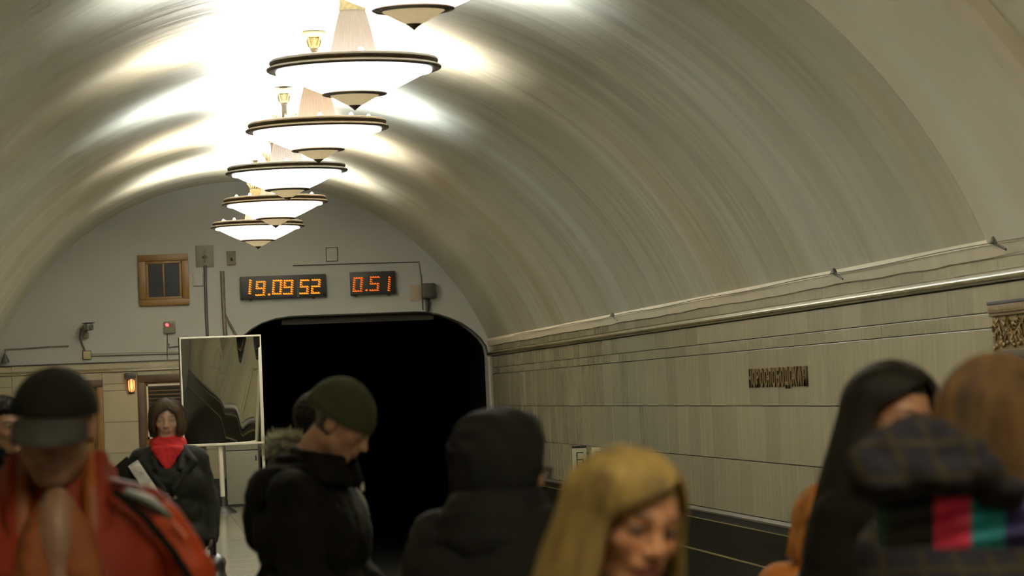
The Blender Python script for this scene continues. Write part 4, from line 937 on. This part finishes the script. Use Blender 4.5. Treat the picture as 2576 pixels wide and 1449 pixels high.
# papers and folder under her arm, bag on the other hand
wp = r3.matrix_basis @ a3[1][2]
R3 = Matrix.Translation(Vector((.086, 18, 0))) @ Matrix.Rotation(math.radians(178), 4, 'Z')
def held(name, label, cat, mb, m, M): 
    o = obj(name, mb.mesh(name, m)); o.matrix_world = M; o['label'] = label; o['category'] = cat; return o
M = R3 @ Matrix.Translation(P3(.17, .235, 1.22)) @ Euler((0, math.radians(38), math.radians(10))).to_matrix().to_4x4()
t = obj('folded_newspaper', MB().box((-.075, -.012, -.19), (.075, .012, .19), .004).mesh('folded_newspaper', M_blk)); t.matrix_world = M; t['label'] = 'black folder held in the arm of the woman with the red scarf'; t['category'] = 'folder'; t.name = 'document_folder'
M2 = R3 @ Matrix.Translation(P3(.115, .262, 1.25)) @ Euler((0, math.radians(32), math.radians(10))).to_matrix().to_4x4()
g = MB().box((-.03, -.006, -.15), (.03, .006, .13), .003); g.box((-.036, -.010, -.13), (.028, -.004, .15), .003)
held('folded_papers', 'crumpled silvery papers held beside the black folder', 'papers', g, mat('silver_paper', s2l((170, 168, 160)), .5, var=.4, vscale=18, bump=.8, bscale=30), M2)
g = MB().ell((0, 0, -.02), (.05, .045, .055)); M3 = R3 @ Matrix.Translation(P3(.10, .24, 1.055))
held('paper_cup', 'small beige paper cup held in front of the black coat', 'cup', MB().lathe([(0, -.05), (.028, -.05), (.036, .045), (.038, .048), (.034, .048), (.026, -.044)], n=20), mat('beige_paper', s2l((140, 130, 96)), .7), M3)
g = MB().capsule((0, -.10, -.10), (0, .10, -.10), .055).capsule((0, -.11, -.19), (0, .11, -.19), .062).capsule((0, -.10, -.1), (0, -.10, -.19), .05).capsule((0, .1, -.1), (0, .1, -.19), .05)
bagm = remesh(g, .009, 4, .012, .08, m=mat('bag_leather', s2l((26, 26, 22)), .45, bump=.3, bscale=40), name='handbag')
o = obj('handbag', bagm); o.matrix_world = R3 @ Matrix.Translation(P3(-.265, .05, .87)); o['label'] = 'soft black handbag hanging from the gloved hand of the woman with the red scarf'; o['category'] = 'handbag'
part('strap', MB().tube([(0, -.08, -.08), (0, -.05, .02), (0, 0, .06), (0, .05, .02), (0, .08, -.08)], .007, 6), M_blk, o)
# 4 --- man in the knit cap, in profile
r4, H4, P4, a4 = person('man in dark green knit cap and black jacket, in profile looking down', .60, 10.0, 1.542, -112, skin=(.36, .20, .125), turn=-0, nod=35, tiltr=0, coat=M_blk, lean=.06, headfwd=.14, bulk=1.12, sh=1.05, hem=.66, brow=(.06, .035, .02), scalp=(.03, .02, .012), voxel=.005, lip=(.30, .10, .08), fold=.022,
                       arms={1: dict(e=(.25, .06, 1.14), w=(.20, .22, .98)), -1: dict(e=(.27, .04, 1.13), w=(.2, .24, .98))}, stubble=None)
M_knit = mat('green_knit', s2l((58, 62, 44)), .95, spec=.1, bump=.6, bscale=160)
kb = dome(H4, .091, .116, .112, (0, -.020, .022), 8, 84, 112, fn=lambda az, t: (1+.006*math.sin(az*38))*(1+(.035 if .80 < t < .97 else 0)*math.exp(-((t-.9)/.08)**2)) * (1-.02*math.cos(az)))
bn = obj('knit_cap', kb.mesh('knit_cap', M_knit), r4)
part('folded_edge', dome(H4, .0935, .1185, .1145, (0, -.020, .022), 8, 84.5, 112.5, fn=lambda az, t: (1+.006*math.sin(az*38)) if t > .76 else .955), M_knit, bn)
# stand collar and hood lying on the back
g = MB()
for q in range(15):
    a0_, a1_ = math.radians(35+q*290/15), math.radians(35+(q+1)*290/15); c0 = P4(0, .045, 1.455)
    for (zz, R_, r_) in ((0, .098, .03), (.035, .096, .022), (.065, .095, .016)):
        g.capsule(c0+Vector((R_*math.sin(a0_), R_*math.cos(a0_), zz+.02*math.cos(a0_)*-1)), c0+Vector((R_*math.sin(a1_), R_*math.cos(a1_), zz-.02*math.cos(a1_))), r_, r_, 8)
obj('collar', remesh(g, .008, 3, .008, .06, m=M_blk, name='collar'), r4)
g = MB().ell(P4(0, -.13, 1.39), (.15, .085, .10), (25, 0, 0)).ell(P4(0, -.16, 1.29), (.11, .07, .10), (10, 0, 0)).capsule(P4(-.13, .0, 1.46), P4(-.08, -.13, 1.44), .045, .055).capsule(P4(.13, .0, 1.46), P4(.08, -.13, 1.44), .045, .055)
obj('lowered_hood', remesh(g, .010, 4, .022, .07, m=M_blk, name='lowered_hood'), r4)
part('zip_label', MB().box(P4(-.175, .118, 1.395), P4(-.160, .124, 1.425), .002), M_white, r4)
g = MB().ell(P4(.0, -.17, .82), (.12, .07, .10)).ell(P4(.0, -.19, .90), (.10, .06, .10)); obj('back_hem', remesh(g, .012, 3, .02, .07, m=M_blk, name='back_hem'), r4)
# 5 --- person behind him with the fur-trimmed hood
r5, H5, P5, _ = person('dark-haired person mostly hidden behind the man in the knit cap, grey fur-trimmed hood down', .650, 12.0, 1.520, -75, skin=(.34, .19, .12), coat=mat('grey_brown_cloth', s2l((60, 58, 48)), .85, bump=.4, bscale=50), bulk=1.0, scalp=(.015, .012, .01), voxel=.006, nod=6, headfwd=.02)
hair_shell(r5, H5, hmat('black_hair'), grow=.016)
g = MB().capsule(P5(-.11, -.08, 1.42), P5(.11, -.08, 1.42), .08, .08).ell(P5(0, -.15, 1.42), (.14, .07, .14)); obj('lowered_hood', remesh(g, .010, 3, .015, .07, m=mat('grey_brown_cloth'), name='lowered_hood'), r5)
pts = [P5(.12*math.sin(a), -.13+.10*math.cos(a)*-.5, 1.555+.02*math.sin(a*2)) for a in np.linspace(-1.6, 1.6, 14)]
g = fluff(MB(), pts, .020, 1300, .034, 4)
for a, b in zip(pts[:-1], pts[1:]): g.capsule(a, b, .020, .020, 8)
part('fur_trim', g, mat('grey_fur', s2l((150, 148, 126)), .9, var=.3, vscale=30), r5, kind='stuff')
# 6 --- hooded figure from behind
r6, H6, P6, a6 = person('person with black hood up seen from behind, glasses showing beyond the hood edge', .885, 8.0, 1.440, -35, coat=M_blk2, bulk=1.22, sh=1.0, skin=(.36, .20, .12), turn=-42, nod=14, collar=False, voxel=.005, headfwd=.06, fold=.02)
g = MB(); V, f = head_mesh(0); d = V-np.array([0, -.01, 0]); rr_ = np.linalg.norm(d, axis=1); d /= rr_[:, None]
def hood_mesh(HM, m, a=.125, b=.140, c=.128, open_=62, name='hood'):
    mb = MB(); v = []; f = []; nu, nv = 60, 40
    for sh_ in (0, 1):
        for j in range(nv+1):
            for i in range(nu):
                # polar axis points backwards; the hood opens towards the face (+y) at angle open_
                t = math.radians((180-open_)*j/nv); az = 2*PI*i/nu; k = 1-.07*sh_
                w1 = 1+.025*math.sin(az*3+t*4)+.018*math.sin(az*7-t*9+1)+.03*math.exp(-((t-2.0)/.12)**2)
                x = a*math.sin(t)*math.sin(az)*k*w1; z = c*math.sin(t)*math.cos(az)*k*w1; y = -b*math.cos(t)*k*w1
                if z < -.02: z = z*1.45; y = y*.93+.0
                v.append(HM @ Vector((x, y-.012, z+.012)))
    N = (nv+1)*nu
    for sh_ in (0, 1):
        for j in range(nv):
            for i in range(nu): k = (i+1) % nu; q = sh_*N+j*nu; f.append((q+i, q+nu+i, q+nu+k, q+k))
    for i in range(nu): k = (i+1) % nu; f.append((nv*nu+i, N+nv*nu+i, N+nv*nu+k, nv*nu+k))
    return mb.add(v, f)
ho = obj('hood', hood_mesh(H6, M_blk2, open_=58).mesh('hood', M_blk2), r6)
g = MB()
for q in range(14):
    a0_, a1_ = math.radians(25+q*310/14), math.radians(25+(q+1)*310/14)
    for zz, R_, r_ in ((1.46, .115, .05), (1.41, .13, .05), (1.51, .108, .036)): g.capsule(P6(R_*math.sin(a0_), .01+R_*math.cos(a0_), zz), P6(R_*math.sin(a1_), .01+R_*math.cos(a1_), zz), r_, r_, 8)
obj('neck_folds', remesh(g, .010, 3, .02, .06, m=M_blk2, name='neck_folds'), r6)
g = MB()
for s_ in (-1, 1):
    g.tube([H6 @ Vector((s_*.034+.024*math.cos(a), .112-.004*math.cos(a), -.002+.018*math.sin(a))) for a in np.linspace(0, 2*PI, 17)], .0032, 6); g.tube([H6 @ Vector((s_*.058, .108, .004)), H6 @ Vector((s_*.078, .05, .006)), H6 @ Vector((s_*.082, -.01, .0))], .0035, 6)
g.tube([H6 @ Vector((-.010, .112, .002)), H6 @ Vector((0, .116, .006)), H6 @ Vector((.010, .112, .002))], .003, 6); part('glasses', g, M_black, r6)
# 7 --- blonde woman looking at the camera
M_pink = mat('pale_pink_cloth', s2l((196, 160, 150)), .85, bump=.4, bscale=60)
r7, H7, P7, _ = person('blonde woman with side-swept hair looking back over the crowd, lower centre', .745, 5.0, 1.405, 204, fem=1, skin=(.50, .24, .11), turn=0, nod=10, tiltr=-9, coat=mat('dark_brown_coat', s2l((40, 32, 24)), .8), collar=False, bulk=1.0, sh=.92, scalp=(.22, .14, .04), brow=(.10, .06, .03), lip=(.42, .12, .13), voxel=.0036, hscale=.97, makeup=.9)
strand_hair(r7, H7, hmat('blonde_hair', s2l((142, 120, 66)), .6, .55), sweep=1, part_az=-54, win=(-76, 54), L=.30, n_fat=520, n_thin=2200, flare=.030, a=.096, b=.112, c=.099, zc=.016, seed=11, wave=.008, thick=.0085)
# 8 --- long dark hair
r8, H8, P8, a8 = person('woman with very long black hair turned towards her neighbour, right of the blonde', 1.655, 7.0, 1.520, 204, fem=1, skin=(.47, .24, .13), coat=M_blk, bulk=.95, sh=.9, nod=4, tiltr=-8, scalp=(.012, .010, .006), hairline=.062, voxel=.005)
strand_hair(r8, H8, hmat('long_black_hair', s2l((27, 24, 16)), .4, .55), sweep=1, part_az=-30, win=(-60, 62), L=.62, n_fat=420, n_thin=1400, flare=.05, a=.103, b=.116, c=.106, seed=21, wave=.014, thick=.010)
# 9 --- brown hair, dark checked hooded jacket with a colour band
M_check = stripes(stripes(mat('dark_check_cloth', s2l((34, 33, 37)), .95, spec=.1, bump=.5, bscale=80), s2l((56, 50, 30)), 5.5, 'Z', .94), s2l((54, 48, 30)), 5.5, 'X', .94)
r9, H9, P9, a9 = person('brown-haired person in dark checked jacket with pink and teal band, seen from behind', 1.475, 5.5, 1.520, 12, coat=M_check, bulk=1.25, sh=1.1, turn=-10, nod=8, tiltr=14, collar=False, voxel=.006, scalp=(.08, .045, .02), headfwd=.02, skin=SK, fold=.018)
strand_hair(r9, H9, hmat('chestnut_hair', s2l((84, 62, 32)), .65, .6), part_az=0, win=(-60, 60), L=.16, n_fat=420, n_thin=1600, flare=.004, a=.098, b=.115, c=.104, seed=31, wave=.005, thick=.009)
def W9(px, py, Y): return r9.matrix_basis.inverted() @ Vector(at_y(px, py, Y))
bpy.context.view_layer.update()
g = MB()
for (px, py, Y_, r_) in ((2300, 1090, 5.10, .042), (2350, 1115, 5.08, .050), (2405, 1150, 5.06, .055), (2245, 1140, 5.08, .045), (2190, 1175, 5.08, .042), (2175, 1212, 5.10, .034), (2300, 1180, 5.05, .055), (2455, 1190, 5.05, .045), (2400, 1200, 5.02, .038), (2505, 1225, 5.05, .030), (2240, 1205, 5.04, .040)):
    g.ell(W9(px, py, Y_), (r_, r_*.8, r_*.85))
g.capsule(W9(2190, 1210, 5.1), W9(2380, 1195, 5.04), .036, .034); g.capsule(W9(2380, 1195, 5.04), W9(2540, 1240, 5.08), .034, .026)
obj('lowered_hood', remesh(g, .008, 4, .030, .075, m=M_check, name='lowered_hood', fold2=.012), r9)
# band of colours round the shoulders under the hood
bandc = [(2205, 2232, s2l((10, 66, 52))), (2232, 2350, s2l((12, 10, 12))), (2350, 2442, s2l((232, 48, 92))), (2442, 2528, s2l((24, 140, 146))), (2528, 2640, s2l((44, 32, 88)))]
for k, (xa, xb, cc) in enumerate(bandc):
    g = MB(); v = []; f = []; nu, nv = 12, 14
    for sh_ in (0, 1):
        for j in range(nv+1):
            for i in range(nu+1):
                px = xa+(xb-xa)*i/nu; q = j/nv; py = 1225+155*q+.00004*(px-2400)**2*0; s_ = (px-2400)/220.
                dd = .155*math.sqrt(max(.02, 1-.55*s_*s_))*(.92+.10*math.sin(q*PI))+.006*math.sin(q*17+px*.02)
                v.append(W9(px, py, 5.22-dd+.02*sh_))
    N = (nu+1)*(nv+1)
    for sh_ in (0, 1):
        for j in range(nv):
            for i in range(nu): a = sh_*N+j*(nu+1)+i; f.append((a, a+1, a+nu+2, a+nu+1))
    for i in range(nu):
        f.append((i, i+1, N+i+1, N+i)); a = nv*(nu+1)+i; f.append((a, a+1, N+a+1, N+a))
    for j in range(nv):
        for a in (j*(nu+1), j*(nu+1)+nu): f.append((a, a+nu+1, N+a+nu+1, N+a))
    g.add(v, f); nm = ['green', 'black', 'pink', 'teal', 'purple'][k]
    o = part('colour_band', g, mat(nm+'_nylon', cc, .6, bump=.6, bscale=18, stretch=(.4, 1, 4)), r9); o['label'] = nm+' stripe of the band'
# 10 --- ginger-haired person glimpsed behind the long black hair
r10, H10, P10, _ = person('person with ginger hair, pale scarf and orange coat glimpsed behind the long black hair', 1.80, 8.4, 1.215, 165, fem=1, coat=mat('soft_orange_wool', s2l((196, 120, 44)), .8, bump=.4, bscale=60), skin=(.46, .26, .15), voxel=.006, scalp=(.35, .18, .06), bulk=1.0)
strand_hair(r10, H10, hmat('ginger_hair', s2l((190, 128, 62))), part_az=0, win=(-45, 45), L=.08, n_fat=260, n_thin=400, seed=41, a=.098)
g = torus_wrap(MB(), H10 @ Vector((0, -.02, -.135)), .105, .09, .040); torus_wrap(g, H10 @ Vector((0, -.0, -.175)), .125, .105, .04, (-.02, 0)); obj('scarf', remesh(g, .008, 2, .018, .04, m=mat('pale_grey_wool', s2l((164, 156, 130)), .9, bump=.5, bscale=70), name='scarf'), r10)
